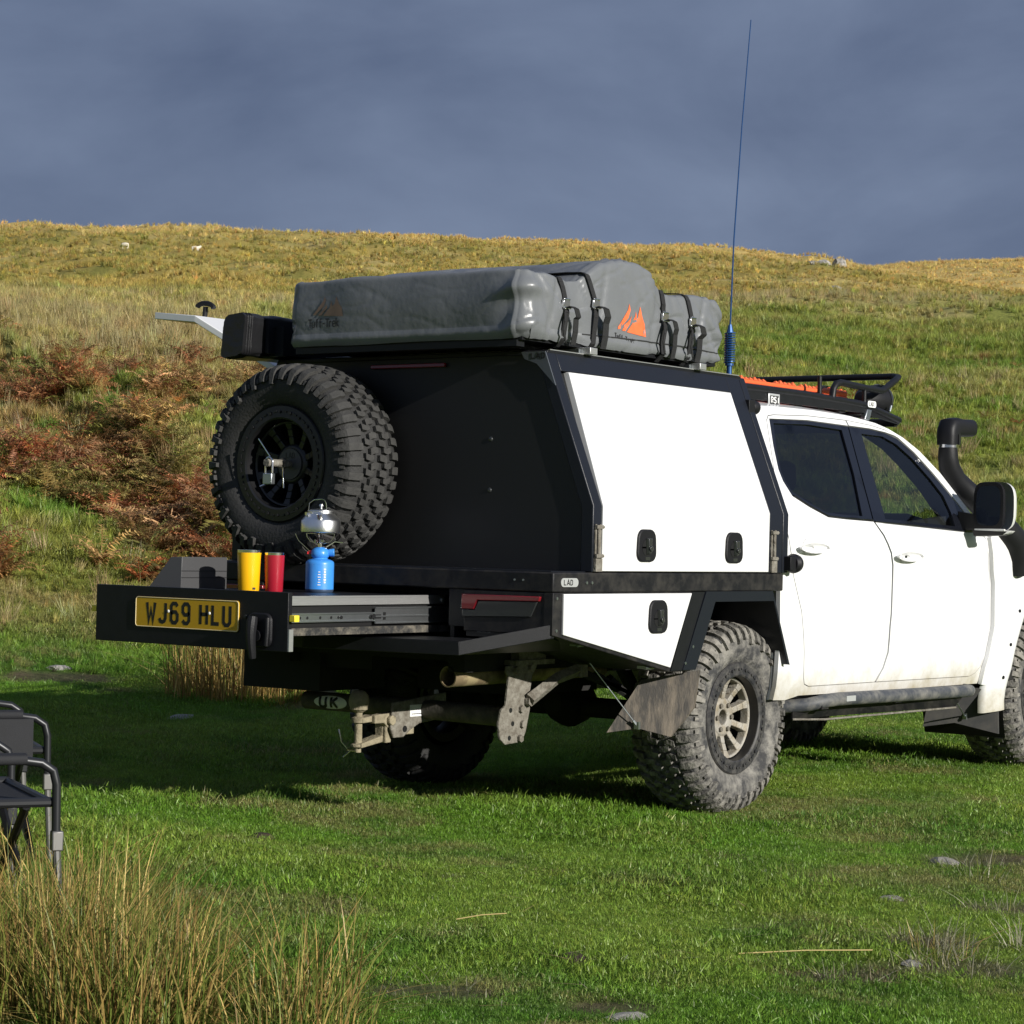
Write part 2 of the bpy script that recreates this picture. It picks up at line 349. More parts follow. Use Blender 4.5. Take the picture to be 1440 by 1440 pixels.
# ================================================================ LAND  (hillside rising behind a level patch of turf)
TH=[-17.59,-12.61,-9.18,-5.68,-.36,4.97,8.48,12.61,17.75]
KN=[0,14,16,18,20,22,24,26,28,30,33,36,40,46,52,58,65,72,80,90,100,115,130,145,160,180,200,230,270,340,1400]
KN2=[k if k<=90 else (90+(k-90)*4.5 if k<1000 else 4000) for k in KN]
TZ=[[0,0.00,0.06,0.25,0.55,0.90,1.26,1.63,2.03,2.43,3.02,3.66,4.44,5.42,5.96,6.57,7.14,7.99,8.99,10.44,11.93,14.52,17.05,19.33,21.09,23.02,24.45,25.1,25.42,23.66,15],
[0,0.00,0.06,0.25,0.55,0.90,1.26,1.63,2.03,2.43,3.02,3.66,4.44,5.42,6.19,6.83,7.43,8.31,9.35,10.86,12.41,15.08,17.71,20.08,21.92,23.93,25.44,26.17,26.58,24.93,15],
[0,0.00,0.06,0.25,0.55,0.90,1.26,1.63,2.03,2.43,3.02,3.66,4.44,5.42,6.32,6.98,7.59,8.5,9.57,11.1,12.69,15.41,18.07,20.42,22.29,24.35,25.9,26.65,27.11,25.5,15],
[0,0.00,0.03,0.14,0.30,0.59,0.87,1.27,1.76,2.28,3.00,3.73,4.55,5.51,6.43,6.96,7.6,8.51,9.58,11.22,12.93,15.59,18.16,20.39,22.25,24.3,25.83,26.56,26.96,25.25,15],
[0,0,0,.06,.13,.25,.51,.8,1.22,1.68,2.32,3.02,3.74,4.77,5.76,6.67,7.69,8.71,9.47,10.83,12.45,15.2,17.93,20.42,22.46,24.66,25.9,27.29,28.7,28.45,18],
[0,0,0,.02,.12,.26,.43,.67,.92,1.22,1.7,2.16,2.81,3.83,4.85,5.9,7.09,8.28,9.55,10.8,12.07,14.58,17.46,20.03,22.14,24.33,25.63,26.99,28.36,29.1,20],
[0,0,0,.06,.15,.29,.46,.68,.92,1.19,1.62,2.05,2.68,3.67,4.66,5.69,6.88,8.09,9.38,10.93,12.05,14.44,17.06,19.27,21.14,23.24,25.14,29.73,34.95,39.85,30],
[0,0,0,.09,.17,.31,.48,.7,.93,1.18,1.6,2.01,2.6,3.57,4.55,5.55,6.68,7.84,9.15,10.7,11.69,13.42,15.22,16.58,17.84,21.67,25.65,30.51,35.05,39.92,30],
[0,0,0,.15,.24,.38,.55,.76,1.0,1.25,1.66,2.07,2.66,3.61,4.58,5.57,6.69,7.83,9.06,10.51,11.3,12.56,13.97,15.45,17.17,21.3,25.32,30.65,35.39,39.74,30]]
TZ=[[z if k==k2 else 1.133+(z-1.133)*k2/k-.0028*k2 for z,k,k2 in zip(r_,KN,KN2)] for r_ in TZ]; KN=KN2
AZ0=math.atan2(FWD.y,FWD.x)
LD=np.linspace(math.log(3),math.log(4000),460); LT=np.linspace(-18,18,145)
_z=np.array([np.interp(np.exp(LD),KN,r_) for r_ in TZ]); _z=np.array([np.interp(LT,TH,_z[:,j]) for j in range(len(LD))]).T
_k=np.exp(-.5*(np.arange(-6,7)/2.2)**2); _k/=_k.sum(); _z=np.array([np.convolve(np.pad(r_,6,mode='edge'),_k,'valid') for r_ in _z])
_k=np.exp(-.5*(np.arange(-12,13)/5.)**2); _k/=_k.sum(); _z=np.array([np.convolve(np.pad(c_,12,mode='edge'),_k,'valid') for c_ in _z.T]).T
def vhash(i,j,s):
    n=(i.astype(np.int64)*374761393+j.astype(np.int64)*668265263+s*1274126177)&0x7fffffff
    n=((n^(n>>13))*1274126177)&0x7fffffff; return ((n^(n>>16))&0xffff)/65535.0
def vnoise(x,y,s=0):
    xi=np.floor(x);yi=np.floor(y);fx=x-xi;fy=y-yi; fx=fx*fx*(3-2*fx);fy=fy*fy*(3-2*fy)
    a=vhash(xi,yi,s);b=vhash(xi+1,yi,s);c=vhash(xi,yi+1,s);d=vhash(xi+1,yi+1,s)
    return a+(b-a)*fx+(c-a)*fy+(a-b-c+d)*fx*fy
def fbm(x,y,s=0,o=4):
    t=0;a=.5
    for k in range(o): t=t+a*vnoise(x*2**k+17.3*k,y*2**k-9.1*k,s+k); a*=.5
    return t/(1-.5**o)
def polar(x,y):
    dx=np.asarray(x,float)-CAM.x;dy=np.asarray(y,float)-CAM.y; d=np.hypot(dx,dy); t=-np.degrees((np.arctan2(dy,dx)-AZ0+PI)%(2*PI)-PI); return d,t
def cart(d,t):
    a=AZ0-np.radians(t); return CAM.x+d*np.cos(a),CAM.y+d*np.sin(a)
def step(a,b,x): 
    q=np.clip((x-a)/(b-a),0,1); return q*q*(3-2*q)
def bank_line(t): return 38-(np.clip(t,-16,-4)+12.6)*2.6
def terrain(x,y):
    d,t=polar(x,y); u=np.clip((t-LT[0])/(LT[1]-LT[0]),0,len(LT)-1.001); v=np.clip((np.log(np.maximum(d,3))-LD[0])/(LD[1]-LD[0]),0,len(LD)-1.001)
    i=u.astype(int);j=v.astype(int);fu=u-i;fv=v-j
    z=_z[i,j]*(1-fu)*(1-fv)+_z[i+1,j]*fu*(1-fv)+_z[i,j+1]*(1-fu)*fv+_z[i+1,j+1]*fu*fv
    z=z*(1-.8*step(50,120,np.abs(t)))
    # bank with a narrow cut on the left
    lf=step(1,-2,t); z=z+lf*(fbm(x*.8,y*.8,9)-.5)*.22*step(15,19,d)*step(28,22,d)
    dg=bank_line(t); k=lf*step(-3.5,-6,t)
    z=z+k*(.42*np.exp(-((d-(dg-1.4))/1.5)**2)-.60*np.exp(-((d-(dg+1.1))/1.0)**2))
    z=z+lf*step(22,26,d)*step(42,36,d)*(fbm(x*.55,y*.55,7)-.5)*.75
    amp=.015*step(3,6,d)+.03*step(15.5,20,d)+.22*step(20,40,d)+.35*step(50,110,d)+1.2*step(110,260,d)
    z=z+(fbm(x*.9,y*.9,3)-.5)*np.minimum(amp,.16)*1.6+(fbm(x*.28,y*.28,11)-.5)*np.minimum(amp,.7)*2.2+(fbm(x*.07,y*.07,13)-.5)*np.maximum(amp-.6,0)*2.5
    z=z+(fbm(x*4,y*4,5,3)-.5)*.018*step(3,7,d)
    # level pads below the wheels
    for wx,wy in ((0,-.715),(3.095,-.715),(0,.715),(3.095,.715)):
        k=np.exp(-(((x-wx)/.5)**2+((y-wy)/.4)**2)); z=z*(1-k)
    return z
def mixc(a,b,k): return a*(1-k[...,None])+np.array(b)*k[...,None]
SOIL=[(-.55,-2.25,.30,.16),(-.25,-2.55,.25,.2),(-2.35,-2.45,.12,.08),(-2.95,-2.95,.16,.10),(-2.60,-3.12,.28,.16),(-2.30,-2.86,.2,.12),(-1.5,-2.8,.22,.15),(-2.9,-3.0,.16,.09),(-3.85,-2.28,.22,.10),(-3.70,-2.75,.16,.09),(-2.0,-3.25,.2,.12),(-1.2,-1.55,.10,.07),(2.6,6.2,.5,.3),(3.0,3.7,.7,.4)]
def soil(x,y):
    k=np.zeros_like(x); n=fbm(x*7,y*7,151,3)
    for sx,sy,a,b in SOIL:
        u=(x-sx)*.6-(y-sy)*.8; v=(x-sx)*.8+(y-sy)*.6; k=np.maximum(k,np.exp(-((u/a)**2+(v/b)**2)))
    return step(.38,.62,k*.75+n*.35)
def ground_rgb(x,y):
    d,t=polar(x,y); n1=fbm(x*.45,y*.45,21); n2=fbm(x*1.6,y*1.6,31); n3=fbm(x*.12,y*.12,41); n4=fbm(x*6,y*6,51,3)
    c=np.zeros(x.shape+(3,))+np.array((.135,.265,.026))
    c=mixc(c,(.22,.31,.046),step(.42,.62,n1)*.8); c=mixc(c,(.075,.18,.02),step(.48,.66,n2)*.7)
    c=mixc(c,(.30,.27,.10),step(.55,.70,n2*.45+n4*.35+n3*.2)*.6)
    c=mixc(c,(.27,.235,.10),step(.58,.72,n4*.7+n2*.3)*.40)
    bare=step(.66,.74,fbm(x*.9+5,y*.9,61)*.55+n4*.45)*step(16,9,d); c=mixc(c,(.10,.075,.045),bare*.8); so=soil(x,y); c=mixc(c,(.125,.095,.06),so*(.6+.4*n4))
    R_=step(-1.5,3.5,t); L_=1-R_
    # right-hand slope: olive green with straw
    g=np.zeros(x.shape+(3,))+np.array((.17,.205,.035)); g=mixc(g,(.11,.175,.025),step(.45,.65,n1)*.8); g=mixc(g,(.29,.25,.075),step(.54,.70,n2)*.7); g=mixc(g,(.32,.28,.10),step(.56,.68,n3)*.5); g=mixc(g,(.20,.09,.035),step(.68,.76,n2*.6+n1*.4)*.6)
    c=c*(1-(step(17,24,d)*R_)[...,None])+g*(step(17,24,d)*R_)[...,None]
    # left-hand bank
    g=np.zeros(x.shape+(3,))+np.array((.21,.225,.045)); g=mixc(g,(.12,.20,.027),step(.45,.6,n1)); g=mixc(g,(.32,.26,.095),step(.5,.66,n2)*.8); g=mixc(g,(.24,.13,.06),step(.5,.62,fbm(x*.7,y*.7,161))*.5*step(24,27,d))
    c=c*(1-(step(16.5,20,d)*L_)[...,None])+g*(step(16.5,20,d)*L_)[...,None]
    dg=bank_line(t)
    gr=np.exp(-((d-(dg+1.9))/1.0)**2)*step(-12.4,-11.2,t)*L_; c=mixc(c,(.16,.25,.035),gr*.9)
    mud=np.exp(-((d-(dg+.7))/.35)**2)*step(-9.6,-8.6,t)*L_; c=mixc(c,(.06,.05,.03),mud)
    # straw coloured band of tall grass, then the far hill
    b=step(33,38,d)*(1-step(55,64,d))*L_; c=mixc(c,(.38,.31,.12),b*(.3+.5*step(.35,.6,n1)))
    c=mixc(c,(.19,.21,.045),np.exp(-((d-47)/4)**2)*step(-8,-5.5,t)*L_*.8)
    b=step(66,78,d)*(1-step(92,100,d))*R_; c=mixc(c,(.44,.34,.15),b*(.15+.45*step(.4,.65,n1)))
    f=np.zeros(x.shape+(3,))+np.array((.36,.275,.075)); f=mixc(f,(.23,.215,.05),step(.46,.60,n1*.5+n3*.5)); f=mixc(f,(.13,.13,.03),step(.56,.72,n2)*.75); f=mixc(f,(.55,.42,.17),step(.58,.68,n3)*.6)
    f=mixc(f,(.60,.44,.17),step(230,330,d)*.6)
    k=L_*step(60,66,d)+R_*step(92,100,d); c=c*(1-k[...,None])+f*k[...,None]
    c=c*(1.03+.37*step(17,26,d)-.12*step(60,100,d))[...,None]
    return np.clip(c,0,1)
def ground():
    dd=np.concatenate([[.0,.5,1,1.6,2.2],np.exp(np.linspace(math.log(3),math.log(900),380)),np.exp(np.linspace(math.log(950),math.log(4000),14))])
    tt=np.concatenate([np.linspace(-180,-26,26)[:-1],np.linspace(-26,-16,20)[:-1],np.linspace(-16,16,230),np.linspace(16,26,20)[1:],np.linspace(26,180,26)[1:-1]])
    D,T=np.meshgrid(dd,tt,indexing='ij'); X,Y=cart(D,T); Z=terrain(X,Y); n,m=D.shape
    v=np.stack([X,Y,Z],-1).reshape(-1,3)
    i,j=np.meshgrid(np.arange(n-1),np.arange(m),indexing='ij'); j2=(j+1)%m
    f=np.stack([i*m+j,i*m+j2,(i+1)*m+j2,(i+1)*m+j],-1).reshape(-1,4)
    me=bpy.data.meshes.new('ground'); me.from_pydata(v.tolist(),[],f.tolist()); me.update()
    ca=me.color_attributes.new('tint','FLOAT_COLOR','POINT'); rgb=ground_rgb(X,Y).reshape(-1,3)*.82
    ca.data.foreach_set('color',np.concatenate([rgb,np.ones((len(rgb),1))],1).astype(np.float32).ravel())
    m_,t,b=new_mat('turf_ground'); b.inputs['Roughness'].default_value=.95; b.inputs['Specular IOR Level'].default_value=.15
    a=N(t,'ShaderNodeAttribute',attribute_name='tint'); g=N(t,'ShaderNodeTexCoord'); nn=N(t,'ShaderNodeTexNoise'); nn.inputs['Scale'].default_value=9; nn.inputs['Detail'].default_value=8; nn.inputs['Roughness'].default_value=.75
    t.links.new(g.outputs['Object'],nn.inputs['Vector']); mr=N(t,'ShaderNodeMapRange'); mr.inputs[1].default_value=.3;mr.inputs[2].default_value=.7;mr.inputs[3].default_value=.5;mr.inputs[4].default_value=1.4; t.links.new(nn.outputs['Fac'],mr.inputs[0])
    mu=N(t,'ShaderNodeVectorMath',operation='SCALE'); t.links.new(a.outputs['Color'],mu.inputs[0]); t.links.new(mr.outputs[0],mu.inputs['Scale']); t.links.new(mu.outputs[0],b.inputs['Base Color'])
    bp=N(t,'ShaderNodeBump'); bp.inputs['Strength'].default_value=.6; bp.inputs['Distance'].default_value=.04; t.links.new(nn.outputs['Fac'],bp.inputs['Height']); t.links.new(bp.outputs[0],b.inputs['Normal'])
    me.materials.append(m_); smooth(me,180)
    o=bpy.data.objects.new('ground',me); COL.objects.link(o); o['kind']='structure'; return o
ground()
def gz(x,y): return float(terrain(np.array([float(x)]),np.array([float(y)]))[0])
# ================================================================ PICKUP TRUCK  (X forward, Y to its left, rear axle over the origin)
truck=empty('pickup_truck',(0,0,0))
tag(truck,'white double cab pickup truck with black tray canopy and muddy off road tyres','pickup truck')
# ---- wheels
TP=[(.100,.222),(.128,.236),(.148,.268),(.155,.305),(.152,.335),(.145,.358),(.132,.377),(.105,.387),(.05,.392),(0,.393)]
TPF=TP+[(-a,r_) for a,r_ in TP[-2::-1]]
TA=np.array(TPF); seg=np.hypot(*np.diff(TA,axis=0).T); cum=np.concatenate([[0],np.cumsum(seg)]); mid=cum[len(TP)-1]; half=cum[-1]-mid
def tp(s,h):
    q=mid+s*half; a=np.interp(q,cum,TA[:,0]); r_=np.interp(q,cum,TA[:,1])
    e_=.012; a1=np.interp(q-e_,cum,TA[:,0]);r1=np.interp(q-e_,cum,TA[:,1]);a2=np.interp(q+e_,cum,TA[:,0]);r2=np.interp(q+e_,cum,TA[:,1])
    tx,tr=a2-a1,r2-r1; l=math.hypot(tx,tr) or 1
    return a+h*(-tr/l)*-1*1 if False else a+h*(tr/l), r_+h*(-tx/l)
def tpt(th,s,h):
    a,r_=tp(s,h); return (r_*math.sin(th),-a,r_*math.cos(th))
# s runs from the outer bead (-1) over the crown (0) to the inner bead (+1)
def make_tread(n=42):
    m=MB(); p=2*PI/n
    def lug(t0,pts,h=.017):
        # pts: (s, left, right) in fractions of the pitch
        top=[];bot=[]
        for s,l,r_ in pts:
            top+=[tpt((t0+l+.03)*p,s,h),tpt((t0+(l+r_)/2)*p,s,h*1.02),tpt((t0+r_-.03)*p,s,h)]
            bot+=[tpt((t0+l)*p,s,-.004),tpt((t0+(l+r_)/2)*p,s,-.004),tpt((t0+r_)*p,s,-.004)]
        k=len(pts); o=3*k; fs=[]
        for i in range(k-1):
            for j in (0,1): fs.append((3*i+j,3*i+j+1,3*i+4+j,3*i+3+j))
            fs+=[(3*i,3*i+3,o+3*i+3,o+3*i),(3*i+2,o+3*i+2,o+3*i+5,3*i+5)]
        fs+=[(0,1,o+1,o),(1,2,o+2,o+1),(3*k-3,o+3*k-3,o+3*k-2,3*k-2),(3*k-2,o+3*k-2,o+3*k-1,3*k-1)]
        m.add(top+bot,fs)
    for i in range(n):
        for sg,ph in ((-1,0.0),(1,.5)):
            long_=.62 if i%2 else .57
            # shoulder block reaching down the sidewall
            lug(i+ph,[(sg*.27,.10,.62),(sg*.36,.06,.64),(sg*.44,.08,.66),(sg*.50,.10,.62),(sg*long_,.16 if i%2 else .12,.56)],.016)
            # small scuff rib on the sidewall
            lug(i+ph+.5,[(sg*.50,.14,.46),(sg*.56,.18,.42)],.009)
            # centre blocks, hooked
            lug(i+ph+.34,[(sg*.015,.02,.44),(sg*.09,-.02,.50),(sg*.15,.12,.62)],.017)
            lug(i+ph+.86,[(sg*.10,.0,.36),(sg*.16,.02,.46),(sg*.235,-.10,.36)],.017)
    return m
def make_wheel(parent):
    wh=empty('wheel',(0,0,0),0,parent)
    ty=MB(); ty.lathe([(r_,-a) for a,r_ in TPF],axis='y',n=96); tyo=ty.build('tyre',rubber_mud,wh,sharp=50)
    make_tread().build('tread',tread_mud,wh,sharp=25)
    # bead ring with bolts
    rg=MB(); rg.lathe([(.236,-.100),(.237,-.132),(.232,-.139),(.186,-.141),(.179,-.136),(.177,-.11),(.177,-.100)],axis='y',n=64,closed=True)
    for k in range(24):
        a=2*PI*k/24; c=Vector((.208*math.cos(a),-.141,.208*math.sin(a)))
        rg.tube([c,c+Vector((0,-.005,0))],.0075 if k%2 else .006,6)
        a+=PI/24; c=Vector((.210*math.cos(a),-.1415,.210*math.sin(a))); rg.box(c,(.019,.004,.007),Matrix.Rotation(-a+PI/2,3,'Y'))
    rg.build('bead_ring',ring_dirty,wh)
    br=MB(); br.lathe([(.178,-.132),(.176,-.10),(.170,-.05),(.168,.11),(.205,.12)],axis='y',n=64); br.build('barrel',rim_black,wh)
    # disc with ten spokes
    d=MB(); d.lathe([(.030,-.02),(.032,-.066),(.040,-.070),(.072,-.070),(.085,-.060),(.088,-.03)],axis='y',n=48)
    for k in range(10):
        a=2*PI*(k+.5)/10; ca,sa=math.cos(a),math.sin(a); ra=Vector((ca,0,sa)); ta=Vector((-sa,0,ca)); ya=Vector((0,-1,0))
        def sec(r_,wd,top,bot): 
            c=ra*r_; return [c+ta*wd+ya*bot,c+ta*wd*.8+ya*top,c-ta*wd*.8+ya*top,c-ta*wd+ya*bot]
        S=[sec(.078,.0165,.066,.03),sec(.11,.016,.073,.035),sec(.14,.017,.083,.045),sec(.168,.024,.094,.055)]
        for A,B in zip(S,S[1:]): d.hull(A,B)
    d.lathe([(.1715,-.055),(.1715,-.098),(.162,-.092),(.160,-.055)],axis='y',n=48,closed=True)
    do=d.build('spokes',alloy,wh,bevel=.003)
    nu=MB().tube([(0,0,0),(0,-.014,0)],.0105,6).build('wheel_nut',galv,wh)
    for k in range(6):
        q=nu if k==0 else nu.copy(); a=2*PI*k/6; q.location=(.057*math.cos(a),-.066,.057*math.sin(a))
        if k: COL.objects.link(q)
    nh=MB(); nh.lathe([(0,-.02),(.032,-.02)],axis='y',n=24); nh.lathe([(.155,.02),(.05,.03)],axis='y',n=32); nh.build('brake_drum',under,wh)
    return wh
ZW=.401
w1=make_wheel(truck); w1.location=(0,-.715,ZW)
spare_src=copy_tree(w1,truck)
w2=copy_tree(w1,truck); w2.location=(3.095,-.715,ZW); w2.rotation_euler=(0,R(17),0)
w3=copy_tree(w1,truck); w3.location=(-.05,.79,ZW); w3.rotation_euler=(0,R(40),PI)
for ch in w3.children:  # muddy far rear tyre: deep shade painted in as plain black rubber
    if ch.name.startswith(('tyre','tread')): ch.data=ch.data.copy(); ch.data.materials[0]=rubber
w4=copy_tree(w1,truck); w4.location=(3.095,.715,ZW); w4.rotation_euler=(0,R(8),PI)
# spare: clean rubber, black rim, hung on the canopy back
spare_src.name='spare_wheel'; spare_src.location=(-1.402,.385,1.418); spare_src.rotation_euler=(0,0,-PI/2)
for ch in list(spare_src.children):
    nm=ch.name.split('.')[0]
    if nm in('wheel_nut','brake_drum'): bpy.data.objects.remove(ch); continue
    ch.data=ch.data.copy(); ch.data.materials[0]={'tyre':rubber,'tread':tread_clean,'bead_ring':rim_black,'barrel':rim_black,'spokes':rim_black}[nm]
hd=MB(); hd.lathe([(0,-.076),(.062,-.076),(.064,-.070),(.060,-.02)],axis='y',n=40); hd.build('hub_plate',cargo_grey,spare_src)
tx=MB(); lettering(tx,'LAD',.022,.0035,lambda u,v,h:(u-.022,-.0765-h,v+.024)); tx.build('hub_lettering',ink,spare_src,fix=False)
lv=MB(); lv.cyl((0,-.07,0),(0,-.215,0),.016,16); lv.cyl((0,-.105,0),(0,-.125,0),.024,6)
lv.build('lock_post',galv,spare_src)
lv=MB(); lv.tube([(.0,-.165,.0),(-.085,-.17,.098)],.0035,8); lv.tube([(.0,-.118,.0),(.008,-.122,-.02),(.014,-.122,-.098)],.0042,8); lv.build('clamp_lever',chrome,spare_src)

# ---- tray
WT=.937; XR=-1.474; XF=.2154; ZT=1.017
t=MB(); t.bb((XR,-WT,.942),(XF,WT,ZT)); tray=t.build('tray',dusty,truck,bevel=.006)
t=MB(); t.bb((XR+.012,-WT+.02,ZT),(-1.24,WT-.02,ZT+.003)); t.build('tray_edge_plate',frame_m,tray)
def lad_badge(parent,fn,s=1.0,mat=silverp,txt='LAD'):
    b=MB(); hw,hh=.056*s,.0165*s
    P=[(hw-hh+hh*math.cos(R(a)),hh*math.sin(R(a))) for a in range(-90,91,15)]+[(-hw+hh+hh*math.cos(R(a)),hh*math.sin(R(a))) for a in range(90,271,15)]
    b.hull([fn(u,v,0) for u,v in P],[fn(u,v,.002) for u,v in P]); o=b.build('badge',mat,parent)
    q=MB(); lettering(q,txt,.02*s,.0036*s,lambda u,v,h:fn(u-.039*s,v-.010*s,.0022+h),asp=1.35); q.build('badge_lettering',ink,parent,fix=False)
lad_badge(tray,lambda u,v,h:(-1.37+u,-WT-h,.979+v))
dots=MB()
for x in (-1.26,-1.225): dots.cyl((x,-WT,.978),(x,-WT-.004,.978),.006,8)
for y in (-.76,-.80): dots.cyl((XR,y,.985),(XR-.003,y,.985),.004,8)
explode(dots.build('tray_bolt',steel,tray))
# rear face below the deck with the opening for the drawer
t=MB(); t.bb((XR+.012,-WT+.004,.80),(XR+.035,-.44,.9405)); t.bb((XR+.012,.66,.80),(XR+.035,WT-.004,.9405)); t.bb((-1.19,-.44,.76),(-1.17,.66,.9405)); t.bb((XR+.02,-.462,.745),(-1.17,-.442,.9405)); t.bb((XR+.02,.662,.745),(-1.17,.682,.9405))
t.build('rear_panel',powder,truck)
# sloping rear apron (lip plus top plate), ends swept up
def apron(sg):
    A=[(XR+.005,sg*.93,.823),(-1.735,sg*.705,.757),(-1.80,0,.754)]
    m=MB()
    for a,b in zip(A,A[1:]):
        a0,b0=Vector(a),Vector(b); inn=Vector((.02,0,0))
        m.hull([a0,b0,b0+inn,a0+inn],[p-Vector((0,0,.052)) for p in (a0,b0,b0+inn,a0+inn)])
    m.add([A[0],A[1],A[2],(XR+.012,0,.754),(XR+.012,sg*.70,.757)],[(0,1,4),(1,2,3,4)])
    m.add([(p[0],p[1],p[2]-.05) for p in [A[0],A[1],A[2],(-.95,0,.754),(-.95,sg*.70,.757)]],[(0,1,4),(1,2,3,4)])
    return m
a1=apron(-1); a2=apron(1); a1.add(a2.v,a2.f); ap=a1.build('rear_apron',powder,truck,bevel=.002)
q=MB(); lettering(q,'222-',.022,.004,lambda u,v,h:(-1.4668-h,-.585-u,.783+v),asp=1.3); q.build('apron_number',silverp,ap,fix=False)
q=MB(); q.bb((XR+.008,-.71,.765),(XR+.012,-.53,.825)); q.build('number_backing',ink,ap)
def tail_lamp(sg):
    y=lambda v:-sg*v if False else sg*v
    X0=XR-.008; X1=XR+.013
    def pr(P,x0=X0): return [(x0,sg*a,b) for a,b in P],[(X1,sg*a,b) for a,b in P]
    m=MB(); m.hull(*pr([(.512,.836),(.858,.848),(.885,.925),(.512,.925)],XR+.004)); ho=m.build('tail_lamp',ink,truck)
    m=MB(); m.hull(*pr([(.514,.867),(.572,.867),(.59,.902),(.878,.907),(.884,.925),(.514,.924)])); m.build('red_lens',redlens,ho,bevel=.003)
    m=MB(); m.hull(*pr([(.516,.838),(.838,.848),(.868,.905),(.593,.900),(.575,.865),(.516,.865)],XR-.004)); m.build('smoked_lens',smoke,ho,bevel=.002)
    return ho
tail_lamp(-1); tail_lamp(1)
# toolboxes under the tray, wheel arches
def toolbox(sg):
    Y=sg*WT; Yi=sg*.52
    pr=lambda P,ya,yb:([(x,ya,z) for x,z in P],[(x,yb,z) for x,z in P])
    P=[(XR+.003,.9405),(XR+.003,.784),(-.66,.622),(-.50,.622),(-.41,.9405)]
    m=MB(); m.hull(*pr(P,Y-sg*.006,Yi)); tb=m.build('toolbox',dusty,truck,bevel=.003)
    m=MB(); m.hull(*pr([(XR+.001,.9405),(XR+.001,.783),(-1.425,.775),(-1.425,.9405)],Y+sg*.0005,Y-sg*.04)); m.build('corner_post',dusty,tb,bevel=.002)
    m=MB(); m.hull(*pr([(-1.404,.936),(-1.404,.784),(-.664,.640),(-.515,.936)],Y+sg*.002,Y-sg*.010)); do=m.build('toolbox_door',white,tb,bevel=.0025)
    latch(do,(-.768,Y+sg*.002,.844),sg,.13,.132)
    m=MB(); m.hull(*pr([(-.508,.9402),(-.657,.627),(-.575,.627),(-.415,.9402)],Y-sg*.0005,Y-sg*.03)); m.build('arch_strip',powder,tb)
    m=MB(); m.hull(*pr([(-.408,.942),(-.574,.628),(-.478,.626),(-.338,.900)],Y+sg*.003,Y-sg*.35)); m.hull(*pr([(-.4075,.942),(-.338,.9),(.134,.9),(.1238,.942)],Y+sg*.003,Y-sg*.35)); m.hull(*pr([(.1245,.942),(.1345,.90),(.262,.627),(.281,.624)],Y+sg*.003,Y-sg*.35)); m.build('wheel_arch',frame_m,tb)
    m=MB()
    for x,z in [(-.50,.72),(-.555,.655),(-1.45,.92),(-1.45,.80)]: m.cyl((x,Y,z),(x,Y+sg*.004,z),.006,8)
    explode(m.build('arch_bolt',steel,tb))
    # liner behind the wheel and hinges under the box
    m=MB(); m.bb((-.47,sg*.50,.60),(.26,sg*.53,.938)); m.build('arch_liner',darkpanel,tb)
    for x,z in ((-1.235,.755),(-.77,.655)):
        m=MB(); m.box((x,Y-sg*.05,z-.012),(.06,.035,.012)); m.cyl((x-.03,Y-sg*.03,z-.014),(x+.03,Y-sg*.03,z-.014),.007,8); m.build('hinge',steel,tb)
    return tb
def rrect(w_,h,r_,n=5,taper=0):
    P=[]
    for cx,cy,a0 in ((w_/2-r_,h/2-r_,0),(-w_/2+r_,h/2-r_,90),(-w_/2+r_,-h/2+r_,180),(w_/2-r_,-h/2+r_,270)):
        P+=arc((cx,cy),r_,a0,a0+90,n)
    return [(x*(1+taper*y/h),y) for x,y in P]
def latch(parent,c,sg,w_,h,normal=None):
    c=Vector(c); n=Vector(normal or (0,sg,0)).normalized(); u=Vector((1,0,0)); v=n.cross(u).normalized()
    if v.z<0: v=-v
    f=lambda x,y,d:c+u*x+v*y+n*d
    P=chaikin(rrect(w_,h,w_*.28,4,-.12),0)
    m=MB(); m.hull([f(x,y,-.002) for x,y in P],[f(x,y,.006) for x,y in P]); m.hull([f(x,y,.006) for x,y in P],[f(x*.93,y*.95,.010) for x,y in P]); lo=m.build('latch',plastic,parent,bevel=.002)
    P=[(x,y-h*.06) for x,y in rrect(w_*.62,h*.50,w_*.27,4)]
    m=MB(); m.hull([f(x,y,.008) for x,y in P],[f(x,y,.0112) for x,y in P]); m.build('latch_cup',darkpanel,lo)
    m=MB(); m.hull([f(x,y,.011) for x,y in [(-.012,-.036),(.012,-.036),(.017,.03),(-.017,.03)]],[f(x,y,.024) for x,y in [(-.008,-.028),(.008,-.028),(.012,.028),(-.012,.028)]]); m.cyl(f(0,-.012,.01),f(0,-.012,.03),.011,12); m.build('latch_handle',smoke,lo,bevel=.002)
    m=MB(); m.hull([f(x,y,.0098) for x,y in [(-.016,-.058),(.016,-.058),(.018,-.043),(-.018,-.043)]],[f(x,y,.012) for x,y in [(-.015,-.057),(.015,-.057),(.017,-.044),(-.017,-.044)]]); m.build('latch_lock',smoke,lo)
    return lo
toolbox(-1); toolbox(1)

# ---- canopy
XC=-1.2255; ZK=1.2706; WK=.6993; ZR=1.862
can=MB()
sec=[(-WT+.02,ZT+.0005),(-WT+.02,ZK),(-WK+.02,ZR-.01),(WK-.02,ZR-.01),(WT-.02,ZK),(WT-.02,ZT+.0005)]
